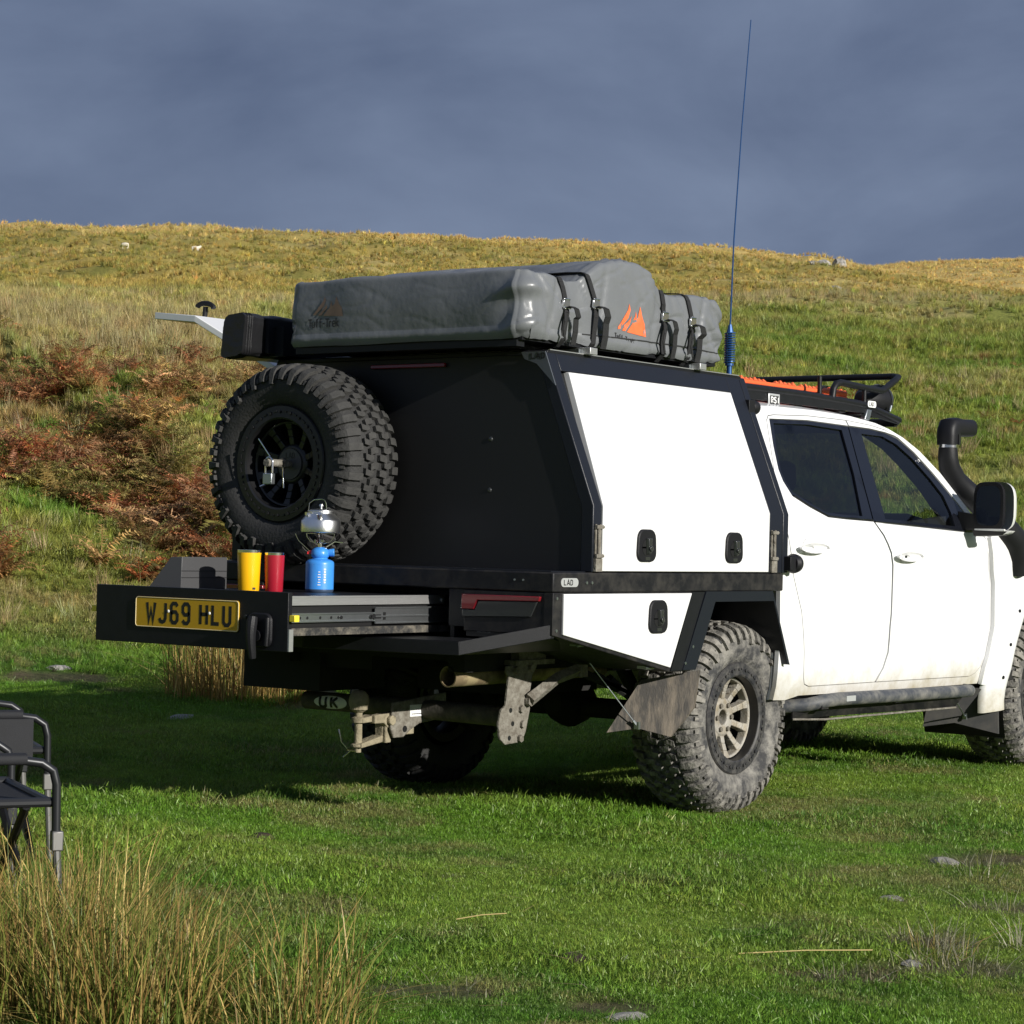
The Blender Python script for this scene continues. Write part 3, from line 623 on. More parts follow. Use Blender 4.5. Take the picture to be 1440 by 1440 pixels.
# right half is closed, left side stands open: back wall, front wall, roof, inner bulkhead
can.prism(sec,'x',XC+.012,XC+.03); can.prism(sec,'x',XF-.03,XF-.004)
canopy=can.build('canopy',darkpanel,truck)
m=MB(); m.bb((XC+.004,-WK-.002,ZR-.012),(XF+.002,WK+.002,ZR+.006)); m.build('canopy_roof',powder,canopy,bevel=.004)
m=MB(); m.prism([(-WT+.02,ZT+.001),(-WT+.02,ZK),(-WK+.02,ZR-.012),(-WK+.04,ZR-.012),(-WT+.05,ZK),(-WT+.05,ZT+.001)],'x',XC+.03,XF-.03); m.build('inner_wall',darkpanel,canopy)
m=MB(); m.bb((XC+.031,-.86,ZT+.001),(XF-.031,-.0,1.25)); m.bb((XC+.031,.02,ZT+.001),(XF-.6,.6,1.2)); m.build('inner_boxes',darkpanel,canopy)
def side_post(x0,x1,sg,nm):
    o=[(sg*WT,ZT+.001),(sg*WT,ZK),(sg*WK,ZR)]; i=[(sg*(WK-.05),ZR),(sg*(WT-.055),ZK-.008),(sg*(WT-.055),ZT+.001)]
    m=MB(); m.hull([(x0,y,z) for y,z in o+i],[(x1,y,z) for y,z in o+i]); return m.build(nm,frame_m,canopy,bevel=.004)
for sg in (-1,1):
    side_post(XC,XC+.060,sg,'corner_post'); side_post(XF-.012,XF+.034,sg,'front_post'); side_post(XF-.128,XF-.016,sg,'front_post')
    # header rail
    dy=(WT-WK)/(ZR-ZK); z1=1.79
    o=[(sg*WK,ZR),(sg*(WK+dy*(ZR-z1)),z1),(sg*(WK+dy*(ZR-z1)-.03),z1),(sg*(WK-.05),ZR)]
    m=MB(); m.hull([(XC+.0605,y,z) for y,z in o],[(XF-.1285,y,z) for y,z in o]); m.build('header_rail',frame_m,canopy,bevel=.003)
    m=MB(); m.bb((XC+.02,sg*WK-.004,ZR+.0065),(XF-.02,sg*WK+.004,ZR+.010)); m.build('gutter_strip',alu,canopy)
def lift_door(nm,sg,parent):
    """white gull-wing door; built closed, outer skin on the sloping side"""
    dy=(WT-WK)/(ZR-ZK)
    def side(z): return sg*(WT if z<=ZK else WT-dy*(z-ZK))
    m=MB(); prof=[1.022,1.265,1.2706,1.276,1.788]
    xr=lambda z:(-1.163 if z<ZK else -1.163+.045*(z-ZK)/.52); xf=lambda z:(.083 if z<ZK else .083+.002*(z-ZK))
    A=[];B=[]
    for z in prof: A.append((xr(z),side(z)+sg*.004,z)); B.append((xf(z),side(z)+sg*.004,z))
    A2=[(p[0],p[1]-sg*.03,p[2]) for p in A]; B2=[(p[0],p[1]-sg*.03,p[2]) for p in B]
    n=len(prof)
    vs=A+B+A2+B2; fs=[]
    for i in range(n-1):
        fs+=[(i,i+1,n+i+1,n+i),(2*n+i,3*n+i,3*n+i+1,2*n+i+1),(i,2*n+i,2*n+i+1,i+1),(n+i,n+i+1,3*n+i+1,3*n+i)]
    fs+=[(0,n,3*n,2*n),(n-1,3*n-1,4*n-1,2*n-1)]
    m.add(vs,fs); return m
door=lift_door('canopy_door',-1,canopy).build('canopy_door',white,canopy,bevel=.003,sharp=20)
latch(door,(-.866,-WT-.004,1.123),-1,.13,.128); latch(door,(-.209,-WT-.004,1.122),-1,.13,.128)
# left door swung up on its roof hinge
ld=lift_door('open_canopy_door',1,canopy)
hinge=Vector((0,WK,1.80)); ang=R(95.5); HS=Vector((0,.050,-.008))
RM=Matrix.Rotation(ang,3,'X')
def swing(p): return RM@(Vector(p)-hinge)+hinge+HS
ld.v=[tuple(swing(p)) for p in ld.v]; odoor=ld.build('canopy_door',white,canopy,bevel=.003,sharp=20)
odoor['label']='open white canopy door raised on the far side'
m=MB(); P=arc((0,0),.055,20,160,8); 
c=swing((-.96,WT+.004,1.13)); nrm=RM@Vector((0,1,0)); vv=RM@Vector((0,0,1))
m.cyl(c,c+nrm*.05,.012,10); pts=[c+nrm*(.045+.02*math.sin(R(a)))+vv*(.05*math.cos(R(a))) for a in range(0,181,20)]; m.tube(pts,.012,8); m.build('latch_handle',plastic,odoor)
# rubber-strut slides either side of the door
for x in (XC+.03,.118):
    m=MB(); m.bb((x-.022,-WT-.012,1.021),(x+.022,-WT+.01,1.07)); m.bb((x-.020,-WT-.006,1.07),(x-.010,-WT,1.20)); m.bb((x+.010,-WT-.006,1.07),(x+.020,-WT,1.20)); m.cyl((x+.0,-WT-.008,1.075),(x+.0,-WT-.008,1.195),.006,8)
    for z in (1.08,1.19): m.box((x,-WT-.010,z),(.044,.012,.014)); m.cyl((x+.022,-WT-.008,z),(x+.032,-WT-.008,z),.006,8)
    m.build('door_stay',steel if False else galv,canopy)
# gusset plate with the maker's letters at the upper rear corner
m=MB(); m.hull([(XC-.002,y,z) for y,z in [(-.585,1.862),(-.60,1.835),(-.66,1.815),(-.745,1.735),(-.752,1.73),(-WK,ZR)]],[(XC-.007,y,z) for y,z in [(-.585,1.862),(-.60,1.835),(-.66,1.815),(-.745,1.735),(-.752,1.73),(-WK,ZR)]]); gp=m.build('gusset_plate',M('grey_plate',(.085,.095,.11),.4,bump=.08,bs=300),canopy)
q=MB(); lettering(q,'LAD',.021,.0045,lambda u,v,h:(XC-.0075-h,-.632-u,1.835+v),asp=1.5); q.build('plate_lettering',ink,gp,fix=False)
m=MB(); m.bb((XC-.006,-.204,1.815),(XC+.012,.18,1.831)); m.build('brake_light',redlens,canopy,bevel=.003)
m=MB()
for z in (1.526,1.326): m.lathe([(0,XC+.007),(.008,XC+.008),(.011,XC+.0125)],o=(0,-.432,z),axis='x',n=12)
explode(m.build('panel_bolt',smoke,canopy))
m=MB(); m.bb((XC-.03,.14,1.24),(XC+.011,.54,1.60)); m.cyl((XC-.03,.385,1.418),(-1.40,.385,1.418),.05,20); m.build('wheel_carrier',powder,canopy,bevel=.006)
# antenna on the front corner
ant=empty('antenna',(.186,-.66,1.868),0,truck)
m=MB(); m.cyl((0,0,0),(0,0,.05),.012,12); m.cyl((0,0,.045),(0,0,.055),.019,12); m.build('antenna_base',blueant,ant)
m=MB(); pts=[(.022*math.cos(2*PI*k/14),.022*math.sin(2*PI*k/14),.056+.135*k/(14*13)) for k in range(14*13+1)]; m.tube(pts,.0032,6); m.cyl((0,0,.055),(0,0,.20),.009,10); m.build('antenna_coil',blueant,ant)
m=MB(); m.tube([(0,0,.19),(0,0,.225)],[.016,.007],10); m.tube([(0,0,.22),(.015,.0,.6),(.06,.0,1.1),(.116,.0,1.578)],[.0036,.0031,.0026,.0022],6); m.build('antenna_whip',blueant,ant)

# ---- drawer, pulled out
XD=-2.286
dr=empty('drawer',(0,0,0),0,truck)
m=MB(); m.bb((XD,-.362,.714),(XD+.022,.624,.927)); df=m.build('drawer_front',powder,dr,bevel=.002)
m=MB(); m.bb((XD+.022,-.318,.905),(-1.30,.58,.911)); m.build('drawer_lid',powder,dr)
m=MB(); m.bb((XD+.022,-.322,.80),(-1.28,-.310,.904)); m.bb((XD+.022,.57,.80),(-1.28,.582,.904)); m.bb((XD+.022,-.32,.792),(-1.28,.58,.80)); m.build('drawer_box',darkpanel,dr)
m=MB(); m.bb((XD+.04,-.336,.879),(-1.36,-.3225,.9105)); m.bb((XD+.04,-.338,.906),(-1.36,-.322,.9125)); m.cyl((-1.375,-.336,.894),(-1.375,-.343,.894),.008,8); m.build('lid_edge_strip',alu,dr)
m=MB(); m.bb((XD+.022,-.337,.817),(-1.75,-.3225,.822)); m.bb((XD+.022,-.337,.845),(-1.75,-.3225,.850)); m.bb((XD+.022,-.332,.822),(-1.75,-.3225,.845))
m.bb((-1.78,-.344,.807),(-1.28,-.338,.812)); m.bb((-1.78,-.344,.864),(-1.28,-.338,.869)); m.bb((-1.78,-.3405,.812),(-1.28,-.338,.864)); m.bb((-1.78,-.344,.832),(-1.28,-.3405,.838)); sl=m.build('slide_rail',railz,dr)
m=MB()
for x in (-2.19,-2.15,-2.08,-2.02,-1.98): m.cyl((x,-.3325,.833),(x,-.3335,.833),.0055,10)
for x in (-2.235,-1.965,-1.80): m.cyl((x,-.332,.833),(x,-.336,.833),.007,10)
explode(m.build('rail_screw',ink,sl))
m=MB(); m.bb((-1.80,-.341,.826),(-1.745,-.337,.842)); m.bb((-1.735,-.3425,.822),(-1.720,-.338,.850)); m.bb((-1.305,-.3425,.832),(-1.285,-.338,.862)); explode(m.build('rail_catch',ink,sl))
m=MB(); m.bb((XD+.022,-.338,.770),(-1.33,-.30,.797)); m.build('drawer_runner',M('dusty_runner',(.02,.02,.02),.6,dirt=(.33,.29,.22),dscale=20,bump=.3,bs=150),dr)
m=MB(); m.bb((XD+.002,-.368,.716),(XD+.024,-.3625,.795)); m.build('front_edge_trim',alu,df)
for y in (.6275,-.3645):
    m=MB(); m.bb((XD+.004,min(y,y+math.copysign(.026,y)),.822),(XD+.03,max(y,y+math.copysign(.026,y)),.846)); m.build('latch_tab',yplas,dr,bevel=.002)
# number plate
m=MB(); P=[(y+.14,z+.832) for y,z in rrect(.532,.113,.012,4)]; m.prism(P,'x',XD-.004,XD-.0005); pl=m.build('number_plate',yplate,df)
m=MB(); m.tube([(XD-.004,y+.14,z+.832) for y,z in rrect(.528,.109,.011,4)],.0016,6,closed=True); m.build('plate_rim',M('plate_edge',(.85,.72,.42),.3),pl)
q=MB(); x0=.347
for ch,wd in (('W',.053),('J',.048),('6',.050),('9',.050),(' ',.030),('H',.050),('L',.046),('U',.050)):
    if ch!=' ':
        for st in GL[ch]: q.ribbon([(p[0]/.62*.042+.003,p[1]*.071) for p in st],.0138,lambda u,v,h,x0=x0:(XD-.0042-h,x0-u,.7965+v),.0003)
    x0-=wd+.0105 if ch!=' ' else wd
explode(q.build('plate_character',ink,pl,fix=False))
m=MB()
for y in (.232,.021): m.lathe([(0,XD-.0075),(.004,XD-.007),(.006,XD-.004)],o=(0,y,.838),axis='x',n=10)
explode(m.build('plate_screw',whitep,pl))
# big drawer handle
m=MB(); f=lambda u,v,d:(XD-d,-.232-u,.788+v)
P=rrect(.118,.125,.03,5); m.hull([f(u,v,0) for u,v in P],[f(u*.95,v*.96,.012) for u,v in P]); hp=m.build('drawer_latch',plastic,df,bevel=.003)
m=MB(); P=[(.0,.045),(-.012,.03),(-.03,-.03),(-.045,-.09)]; m.tube([f(-.012+0*i,.048-.05*i,.03+.008*math.sin(i*1.2)) for i in np.linspace(0,3,9)],[.018,.02,.02,.019,.018,.017,.016,.015,.013],10); m.tube([f(.045,.045,.014),f(.048,0,.018),f(.04,-.055,.014)],.008,8); m.cyl(f(0,-.02,.01),f(0,-.02,.026),.02,14); m.build('latch_handle',plastic,hp)
m=MB(); m.cyl(f(-.075,.045,0),f(-.075,.045,.005),.007,10); m.build('front_screw',smoke,df)

# ---- underbody
m=MB()
for sg in (-1,1): m.bb((-1.42,sg*.45-.04,.62),(4.0,sg*.45+.04,.74))
m.bb((-1.40,-.45,.66),(-1.33,.45,.74)); m.bb((-.6,-.45,.66),(-.5,.45,.74)); m.bb((.3,-.5,.5),(2.6,.5,.62)); m.bb((2.3,-.42,.34),(3.6,.42,.62))
m.bb((-.85,-.30,.50),(-.25,.2,.66)); m.bb((-1.33,.05,.60),(-.9,.55,.76)); m.bb((-1.36,.30,.50),(-.95,.72,.74))
m.build('chassis',under,truck)
m=MB(); m.cyl((0,-.6,ZW),(0,.6,ZW),.045,14); m.lathe([(.0,-.14),(.05,-.13),(.09,-.07),(.115,0),(.10,.07),(.05,.15),(0,.16)],o=(0,.02,ZW+.02),axis='x',n=20); m.cyl((0,-.58,ZW),(0,-.52,ZW),.14,20); m.cyl((0,.52,ZW),(0,.58,ZW),.14,20)
for sg in (-1,1):
    for k in range(3): m.tube([(-.68+.1*k,sg*.52,.60-.015*k),(-.3,sg*.52,.49-.01*k),(0,sg*.52,.46-.012*k),(.3,sg*.52,.48-.01*k),(.62-.1*k,sg*.52,.58-.01*k)],[.018]*5,6)
    m.cyl((-.05,sg*.42,.40),(-.3,sg*.40,.70),.03,10)
m.build('rear_axle',under,truck)
MB().cyl((3.095,-.6,ZW),(3.095,.6,ZW),.05,12).build('front_axle',under,truck)
m=MB(); m.tube([(-1.42,-.41,.600),(-.85,-.41,.605),(-.40,-.42,.61)],.041,20,cap=False); m.tube([(-1.42,-.41,.600),(-.86,-.41,.605)],.036,20,cap=False); m.lathe([(.041,0),(.036,0)],o=(-1.42,-.41,.600),axis='x',n=20); m.build('exhaust_pipe',rusty,truck)
# tow bar
XB=-1.12
m=MB(); m.cyl((XB,-.52,.435),(XB,-.10,.44),.040,22); m.cyl((XB,-.10,.44),(XB,.58,.44),.038,22); tb=m.build('tow_bar',M('tow_tube',(.05,.045,.036),.75,dirt=(.22,.19,.13),dscale=12,bump=.3,bs=90),truck)
m=MB(); P=[(x+.11,z) for x,z in [(-1.44,.475),(-1.10,.505),(-1.10,.40),(-1.27,.385),(-1.33,.36),(-1.37,.335),(-1.43,.335),(-1.45,.37)]]
m.hull([(x,-.066,z) for x,z in P],[(x,-.054,z) for x,z in P]); m.build('tow_plate',galv,tb,bevel=.004)
m=MB(); m.cyl((-1.255,-.066,.368),(-1.255,-.0685,.368),.013,14); m.build('plate_hole',ink,tb)
m=MB(); m.bb((-1.225,-.0685,.415),(-1.09,-.0662,.462)); sk=m.build('sticker',whitep,tb)
q=MB(); lettering(q,'-------------',.02,.0035,lambda u,v,h:(-1.217+u*1.25,-.0687-h*.3,.417+v),adv=.42); lettering(q,'-----',.02,.0025,lambda u,v,h:(-1.19+u,-.0687-h*.3,.434+v),adv=.5); q.build('sticker_print',ink,sk,fix=False)
# UK sticker on the far part of the bar
def wrap(u,v,h):
    a=v/.0385; return (XB-(.0387+h)*math.cos(a),.415-u,.44+(.0387+h)*math.sin(a))
P=[(.09*math.cos(2*PI*k/32),.029*math.sin(2*PI*k/32)) for k in range(32)]; uk=sheet(P,[],.012,lambda u,v:wrap(u,v,.0006)).build('country_sticker',whitep,tb,fix=False)
q=MB(); lettering(q,'UK',.042,.0125,lambda u,v,h:wrap(u-.062,v-.021,.0022),asp=1.6,adv=.9,t=0,fine=True); q.build('sticker_letters',ink,uk,fix=False)
# ball, jaw and pin
m=MB(); xb=-1.462; m.lathe([(0,.056),(.014,.0545),(.027,.048),(.036,.036),(.0405,.018),(.040,.002),(.034,-.016),(.036,-.020),(.024,-.028),(.015,-.034),(.015,-.048),(.028,-.054),(.028,-.072),(.015,-.076),(.016,-.155),(.028,-.158),(.028,-.168),(.013,-.170),(.013,-.19),(0,-.192)],o=(xb,0,.472),n=22)
m.build('tow_ball',mudm,tb)
m=MB(); m.hull([(-1.47,-.03,.418),(-1.40,-.035,.428),(-1.40,.02,.428),(-1.47,.02,.418)],[(-1.47,-.03,.398),(-1.40,-.035,.402),(-1.40,.02,.402),(-1.47,.02,.398)]); m.hull([(-1.475,-.03,.318),(-1.35,-.035,.345),(-1.35,.02,.345),(-1.475,.02,.318)],[(-1.475,-.03,.300),(-1.35,-.035,.318),(-1.35,.02,.318),(-1.475,.02,.300)]); m.box((-1.33,-.02,.37),(.035,.05,.11)); m.hull([(-1.42,-.05,.428),(-1.30,-.05,.44),(-1.30,-.05,.375),(-1.34,-.05,.375),(-1.36,-.05,.395),(-1.42,-.05,.395)],[(-1.42,-.02,.428),(-1.30,-.02,.44),(-1.30,-.02,.375),(-1.34,-.02,.375),(-1.36,-.02,.395),(-1.42,-.02,.395)]); m.cyl((-1.33,-.05,.405),(-1.33,-.068,.405),.022,6); m.bb((-1.35,-.03,.34),(-1.15,.01,.43)); m.build('tow_jaw',mudm,tb,bevel=.004)
m=MB(); m.tube([(xb-.02,.03,.29),(xb-.03,.06,.32),(xb-.03,.075,.37)],.0028,6); m.tube([(xb-.02,.02,.288),(xb-.035,.045,.262)],.003,6); m.tube([(xb-.01,.0,.287),(xb-.03,.03,.292)],.004,6); m.build('safety_clip',chrome,tb)
def SH(m,dx=.095): m.v=[(p[0]+dx,p[1],p[2]) for p in m.v]; return m
# side plate with bolts and brace
m=MB(); P=[(-1.30,.335),(-1.335,.36),(-1.345,.42),(-1.33,.47),(-1.30,.49),(-1.285,.60),(-1.30,.615),(-1.30,.64),(-1.10,.655),(-1.10,.635),(-1.13,.60),(-1.15,.50),(-1.14,.47),(-1.165,.38),(-1.19,.34)]
m.hull([(x,-.532,z) for x,z in P],[(x,-.52,z) for x,z in P]); sp_=SH(m).build('side_plate',galv,tb,bevel=.003)
m=MB()
for x,z in [(-1.205,.47),(-1.195,.41),(-1.21,.355)]: m.cyl((x,-.532,z),(x,-.545,z),.015,6)
m.cyl((-1.165,-.532,.50),(-1.165,-.556,.50),.02,6); m.cyl((-1.25,-.53,.625),(-1.25,-.55,.625),.016,6); m.cyl((-1.15,-.53,.632),(-1.15,-.55,.632),.016,6); explode(SH(m).build('plate_bolt',galv,sp_))
m=MB()
for x,z in [(-1.27,.468),(-1.255,.415),(-1.275,.36)]: m.cyl((x,-.5315,z),(x,-.5335,z),.010,10)
explode(SH(m).build('plate_hole',ink,sp_))
m=MB(); m.tube([(-1.17,-.55,.505),(-1.03,-.58,.588),(-.92,-.60,.618)],[.028,.024,.026],4); m.box((-.90,-.60,.615),(.05,.04,.05)); m.bb((-1.26,-.545,.643),(-1.0,-.47,.662)); m.bb((-1.22,-.53,.662),(-1.04,-.48,.70)); SH(m).build('brace',galv,tb)
# rear mud flaps with stay cables
def flap(sg):
    m=MB(); f=[(-.58,sg*.745,.578),(-.43,sg*.925,.622),(-.43,sg*.905,.47),(-.50,sg*.84,.350),(-.62,sg*.762,.385),(-.70,sg*.663,.365)]
    m.hull(f,[(x+.012,y,z) for x,y,z in f]); fo=m.build('mud_flap',flapm,truck)
    m=MB(); A=Vector((-.80,sg*.60,.690)); B=Vector((-.632,sg*.765,.397)); m.tube([A,B],.0024,6); m.tube([A+(B-A)*.02,A+(B-A)*.13],.007,6); m.tube([A+(B-A)*.93,B],.007,6); m.box(B,(.014,.022,.03)); m.lathe([(.009,-.004),(.013,0),(.009,.004)],o=A,axis='x',n=10); m.build('stay_cable',steel,fo)
flap(-1); flap(1)
# ================================================================ CAB
ZS=[.40,.46,.55,.75,1.0,1.12,1.17,1.22,1.27,1.72,1.80]
YS=[.875,.885,.906,.915,.910,.914,.912,.902,.885,.700,.655]
def ybody(x,z):
    y=float(np.interp(z,ZS,YS))
    if x>2.35: y-=.035*min(1,(x-2.35)/1.6)**1.5
    return y
def sm(sg): return lambda x,z:(x,-ybody(x,z) if sg<0 else ybody(x,z),z)
def off(sg,d): return lambda x,z:(x,sg*(ybody(x,z)+d),z)
DOORS=[(.424,1.69),(.45,1.712),(.501,1.719),(.828,1.733),(1.181,1.733),(1.42,1.722),(1.56,1.706),(1.67,1.673),(1.79,1.608),(1.91,1.518),(2.01,1.433),(2.09,1.358),(2.16,1.276),(2.20,1.24),(2.277,1.197),(2.309,1.041),(2.329,.973),(2.325,.756),(2.276,.60),(2.245,.555),(2.20,.524),(2.137,.508),(1.14,.515),(.522,.518),(.478,.53),(.462,.556),(.453,.672),(.42,.85),(.35,1.0),(.299,1.159),(.285,1.26),(.297,1.356),(.361,1.521)]
SIDE=[(.235,.470),(.235,1.2),(.25,1.5),(.295,1.71),(.34,1.742),(.40,1.753),(.57,1.759),(.914,1.762),(1.249,1.755),(1.479,1.735),(1.60,1.712),(1.72,1.677),(1.85,1.618),(1.998,1.515),(2.136,1.378),(2.24,1.262),(2.30,1.218),(2.335,1.19),(2.345,1.0),(2.345,.76),(2.31,.60),(2.25,.47),(1.3,.474),(.45,.482),(.34,.466)]
RDOOR=[(1.181,1.733),(.828,1.733),(.501,1.719),(.45,1.712),(.424,1.69),(.361,1.521),(.297,1.356),(.285,1.26),(.299,1.159),(.35,1.0),(.42,.85),(.453,.672),(.462,.556),(.478,.53),(.522,.518),(1.14,.515),(1.2,.581),(1.239,.652),(1.246,.773),(1.258,.83),(1.268,.974),(1.266,1.057),(1.244,1.115),(1.178,1.196),(1.114,1.260),(1.0,1.262),(.85,1.265),(.69,1.271),(.55,1.312),(.43,1.357),(.392,1.42),(.386,1.47),(.41,1.57),(.455,1.695),(.8,1.708),(1.188,1.703)]
RBLK=[(1.188,1.703),(1.114,1.260),(1.0,1.262),(.85,1.265),(.69,1.271),(.55,1.312),(.43,1.357),(.392,1.42),(.386,1.47),(.41,1.57),(.455,1.695),(.8,1.708)]
RGLS=[(.483,1.679),(.8,1.690),(1.114,1.682),(1.085,1.475),(1.025,1.28),(.85,1.283),(.693,1.290),(.56,1.330),(.444,1.374),(.415,1.42),(.407,1.468),(.43,1.56)]
FDOOR=[(1.187,1.733),(1.42,1.722),(1.56,1.706),(1.64,1.684),(1.60,1.683),(1.40,1.702),(1.195,1.703),(1.120,1.260),(1.232,1.254),(1.6,1.243),(2.0,1.230),(2.17,1.228),(2.20,1.236),(2.277,1.197),(2.309,1.041),(2.329,.973),(2.325,.756),(2.276,.60),(2.245,.555),(2.20,.524),(2.137,.508),(1.147,.515),(1.207,.581),(1.246,.652),(1.253,.773),(1.265,.83),(1.275,.974),(1.273,1.057),(1.251,1.115),(1.185,1.196)]
# front door: white lower skin plus thin white top frame
FD_LOW=[(1.120,1.258),(1.232,1.253),(1.6,1.242),(2.0,1.229),(2.17,1.226),(2.20,1.236),(2.277,1.197),(2.309,1.041),(2.329,.973),(2.325,.756),(2.276,.60),(2.245,.555),(2.20,.524),(2.137,.508),(1.147,.515),(1.207,.581),(1.246,.652),(1.253,.773),(1.265,.83),(1.275,.974),(1.273,1.057),(1.251,1.115),(1.185,1.196)]
FD_TOP=[(1.189,1.733),(1.42,1.722),(1.56,1.706),(1.65,1.681),(1.55,1.692),(1.40,1.702),(1.194,1.705)]
FBLK=[(1.194,1.703),(1.40,1.700),(1.55,1.690),(1.66,1.668),(1.78,1.608),(1.90,1.518),(2.0,1.432),(2.08,1.358),(2.15,1.276),(2.185,1.236),(2.0,1.231),(1.6,1.244),(1.232,1.255),(1.122,1.260)]
FGLS=[(1.300,1.674),(1.51,1.672),(1.63,1.640),(1.75,1.575),(1.87,1.480),(1.95,1.400),(1.97,1.32),(1.965,1.252),(1.6,1.262),(1.245,1.272)]
GAP=.0035
def cab_side(sg):
    nm='right' if sg<0 else 'left'
    o=sheet(SIDE,[inset(DOORS,-.0005)],.06,sm(sg)).build('body_side',whited,truck,solid=.02,sharp=40)
    for P,g in ((RDOOR,1),(FD_LOW,2)):
        d=sheet(inset(P,GAP),[],.05,sm(sg)).build('rear_door' if g==1 else 'front_door',whited,truck,solid=.02,sharp=40)
        if g==2:
            sheet(inset(FD_TOP,.003),[],.05,sm(sg)).build('door_frame',white,d,solid=.02,sharp=40)
        blk,gl,tint=(RBLK,RGLS,glass_dark) if g==1 else (FBLK,FGLS,glass_clear)
        sheet(inset(blk,.0015),[gl],.05,off(sg,-.003)).build('window_trim',trim,d,solid=.02)
        sheet(inset(gl,-.004),[],.07,off(sg,-.011)).build('window',tint,d,fix=False)
        # slim bright bead along the waist
        zb=(lambda x:1.262 if x<1.0 else 1.258) if g==1 else (lambda x:1.258-.03*(x-1.12))
        bx=[(1.11,1.2635),(.85,1.268),(.69,1.2745),(.55,1.316),(.44,1.356)] if g==1 else [(1.125,1.2575),(1.6,1.2445),(2.0,1.2315),(2.15,1.2285)]
        MB().tube([off(sg,.0005)(x,z) for x,z in bx],.0045,6).build('waist_strip',trim,d)
        # handle
        hx,hz=(.48,1.128) if g==1 else (1.395,1.098)
        m=MB(); y=ybody(hx,hz)
        m.grid(lambda u,v:(hx+.125*math.cos(2*PI*u)*(.25+.75*min(1,2.2*math.sin(PI*v))),sg*(y+.001+.030*math.sin(PI*v)**.6*(.6+.4*math.cos(2*PI*u*1))*0+sg*0+.004+.026*math.sin(PI*v)),hz+.023*math.sin(2*PI*u)*(.3+.7*math.sin(PI*v))),16,7,True)
        h=m.build('door_handle',white,d,sharp=60)
        m=MB(); m.grid(lambda u,v:(hx-.01+.055*v*math.cos(2*PI*u),sg*(y-.001+.003*v),hz+.006+.040*v*math.sin(2*PI*u)),18,3,True); m.build('handle_recess',M('handle_shadow',(.7,.7,.7),.4) if 'handle_shadow' not in MATS else MATS['handle_shadow'],h)
        if g==2:
            m=MB(); m.cyl((hx-.055,sg*(y+.026),hz),(hx-.055,sg*(y+.034),hz),.006,10); m.build('lock_cylinder',smoke,h)
    # dark jamb behind the door gaps
    sheet(inset(DOORS,-.01),[inset(RBLK,.012),inset(FBLK,.012)],.12,off(sg,-.03)).build('door_jamb',darkpanel,truck,fix=False)
    # sill trim line and side step
    m=MB(); y=sg*.952
    m.tube([(.45,y-sg*.17,.424),(.52,y-sg*.05,.440),(.60,y,.458),(.70,y,.460),(1.4,y,.452),(1.98,y,.446),(2.07,y-sg*.02,.444),(2.12,y-sg*.09,.446)],[.030]*8,16); st=m.build('side_step',sliderm,truck,sharp=60)
    m=MB()
    for x in (.55,1.25,1.95): m.bb((x,min(y,sg*.45),.42),(x+.06,max(y,sg*.45),.46))
    m.hull([(.47,y-sg*.10,.42),(.60,y-sg*.012,.45),(2.02,y-sg*.012,.44),(1.90,y-sg*.012,.372),(.47,y-sg*.10,.376)],[(.47,y-sg*.108,.42),(.60,y-sg*.02,.45),(2.02,y-sg*.02,.44),(1.90,y-sg*.02,.372),(.47,y-sg*.108,.376)]); m.build('step_rail',dusty,st)
    m=MB(); m.tube([(.47,y-sg*.10,.374),(.6,y-sg*.012,.3735),(1.90,y-sg*.01,.369)],.005,6); m.build('step_edge',galv,st)
    m=MB(); m.bb((.70,y-.0305*1,.452),(.80,y+.0305*1,.478)) if False else m.box((.76,sg*.982,.462),(.085,.004,.024)); m.build('step_badge',silverp,st)
    # front fender, hood side, flare
    FEN=[(2.288,1.199),(2.31,1.216),(2.40,1.226),(2.75,1.232),(3.2,1.212),(3.70,1.15),(3.92,1.06),(3.96,.80),(3.80,.70),(3.72,.62)]+[(3.095+.64*math.cos(R(a)),.402+.64*math.sin(R(a))) for a in range(20,176,8)]+[(2.455,.455),(2.255,.468),(2.255,.556),(2.284,.60),(2.333,.757),(2.337,.973),(2.316,1.041)]
    sheet(inset(FEN,.001),[],.06,off(sg,.0022)).build('front_fender',white,truck,solid=.02,sharp=40)
    def fl(u,v):
        a=R(180-(-6)-u*172 if False else 186-u*176); ro=.80-.04*u; ri=.62
        if v<.12: r_=ro; d=-.004+ v*.2
        elif v<.85: k=(v-.12)/.73; r_=ro+(ri+.02-ro)*k; d=.02+.055*math.sin(k*PI/2)
        else: k=(v-.85)/.15; r_=ri+.02-.02*k; d=.075-.07*k
        x=3.095+r_*math.cos(a); z=.402+r_*math.sin(a)
        return (x,sg*(ybody(x,min(z,1.2))+d),z)
    m=MB(); m.grid(fl,40,10); fo=m.build('fender_flare',flare_m,truck,sharp=60,fix=False)
    m=MB()
    for a in (172,158,142,120,90,60):
        x=3.095+.70*math.cos(R(a)); z=.402+.70*math.sin(R(a)); y=ybody(x,min(z,1.2))+.066; m.lathe([(0,.006),(.008,.004),(.010,0)],o=(x,sg*y,z),axis='y',n=8) if sg>0 else m.lathe([(0,-.006),(.008,-.004),(.010,0)],o=(x,sg*y,z),axis='y',n=8)
    explode(m.build('flare_screw',ink,fo))
    # inner wheel housing
    m=MB(); m.grid(lambda u,v:(3.095+.63*math.cos(R(200-220*u)),sg*(.93-.45*v),.402+.63*math.sin(R(200-220*u))),24,3); m.build('wheel_housing',under,truck,fix=False)
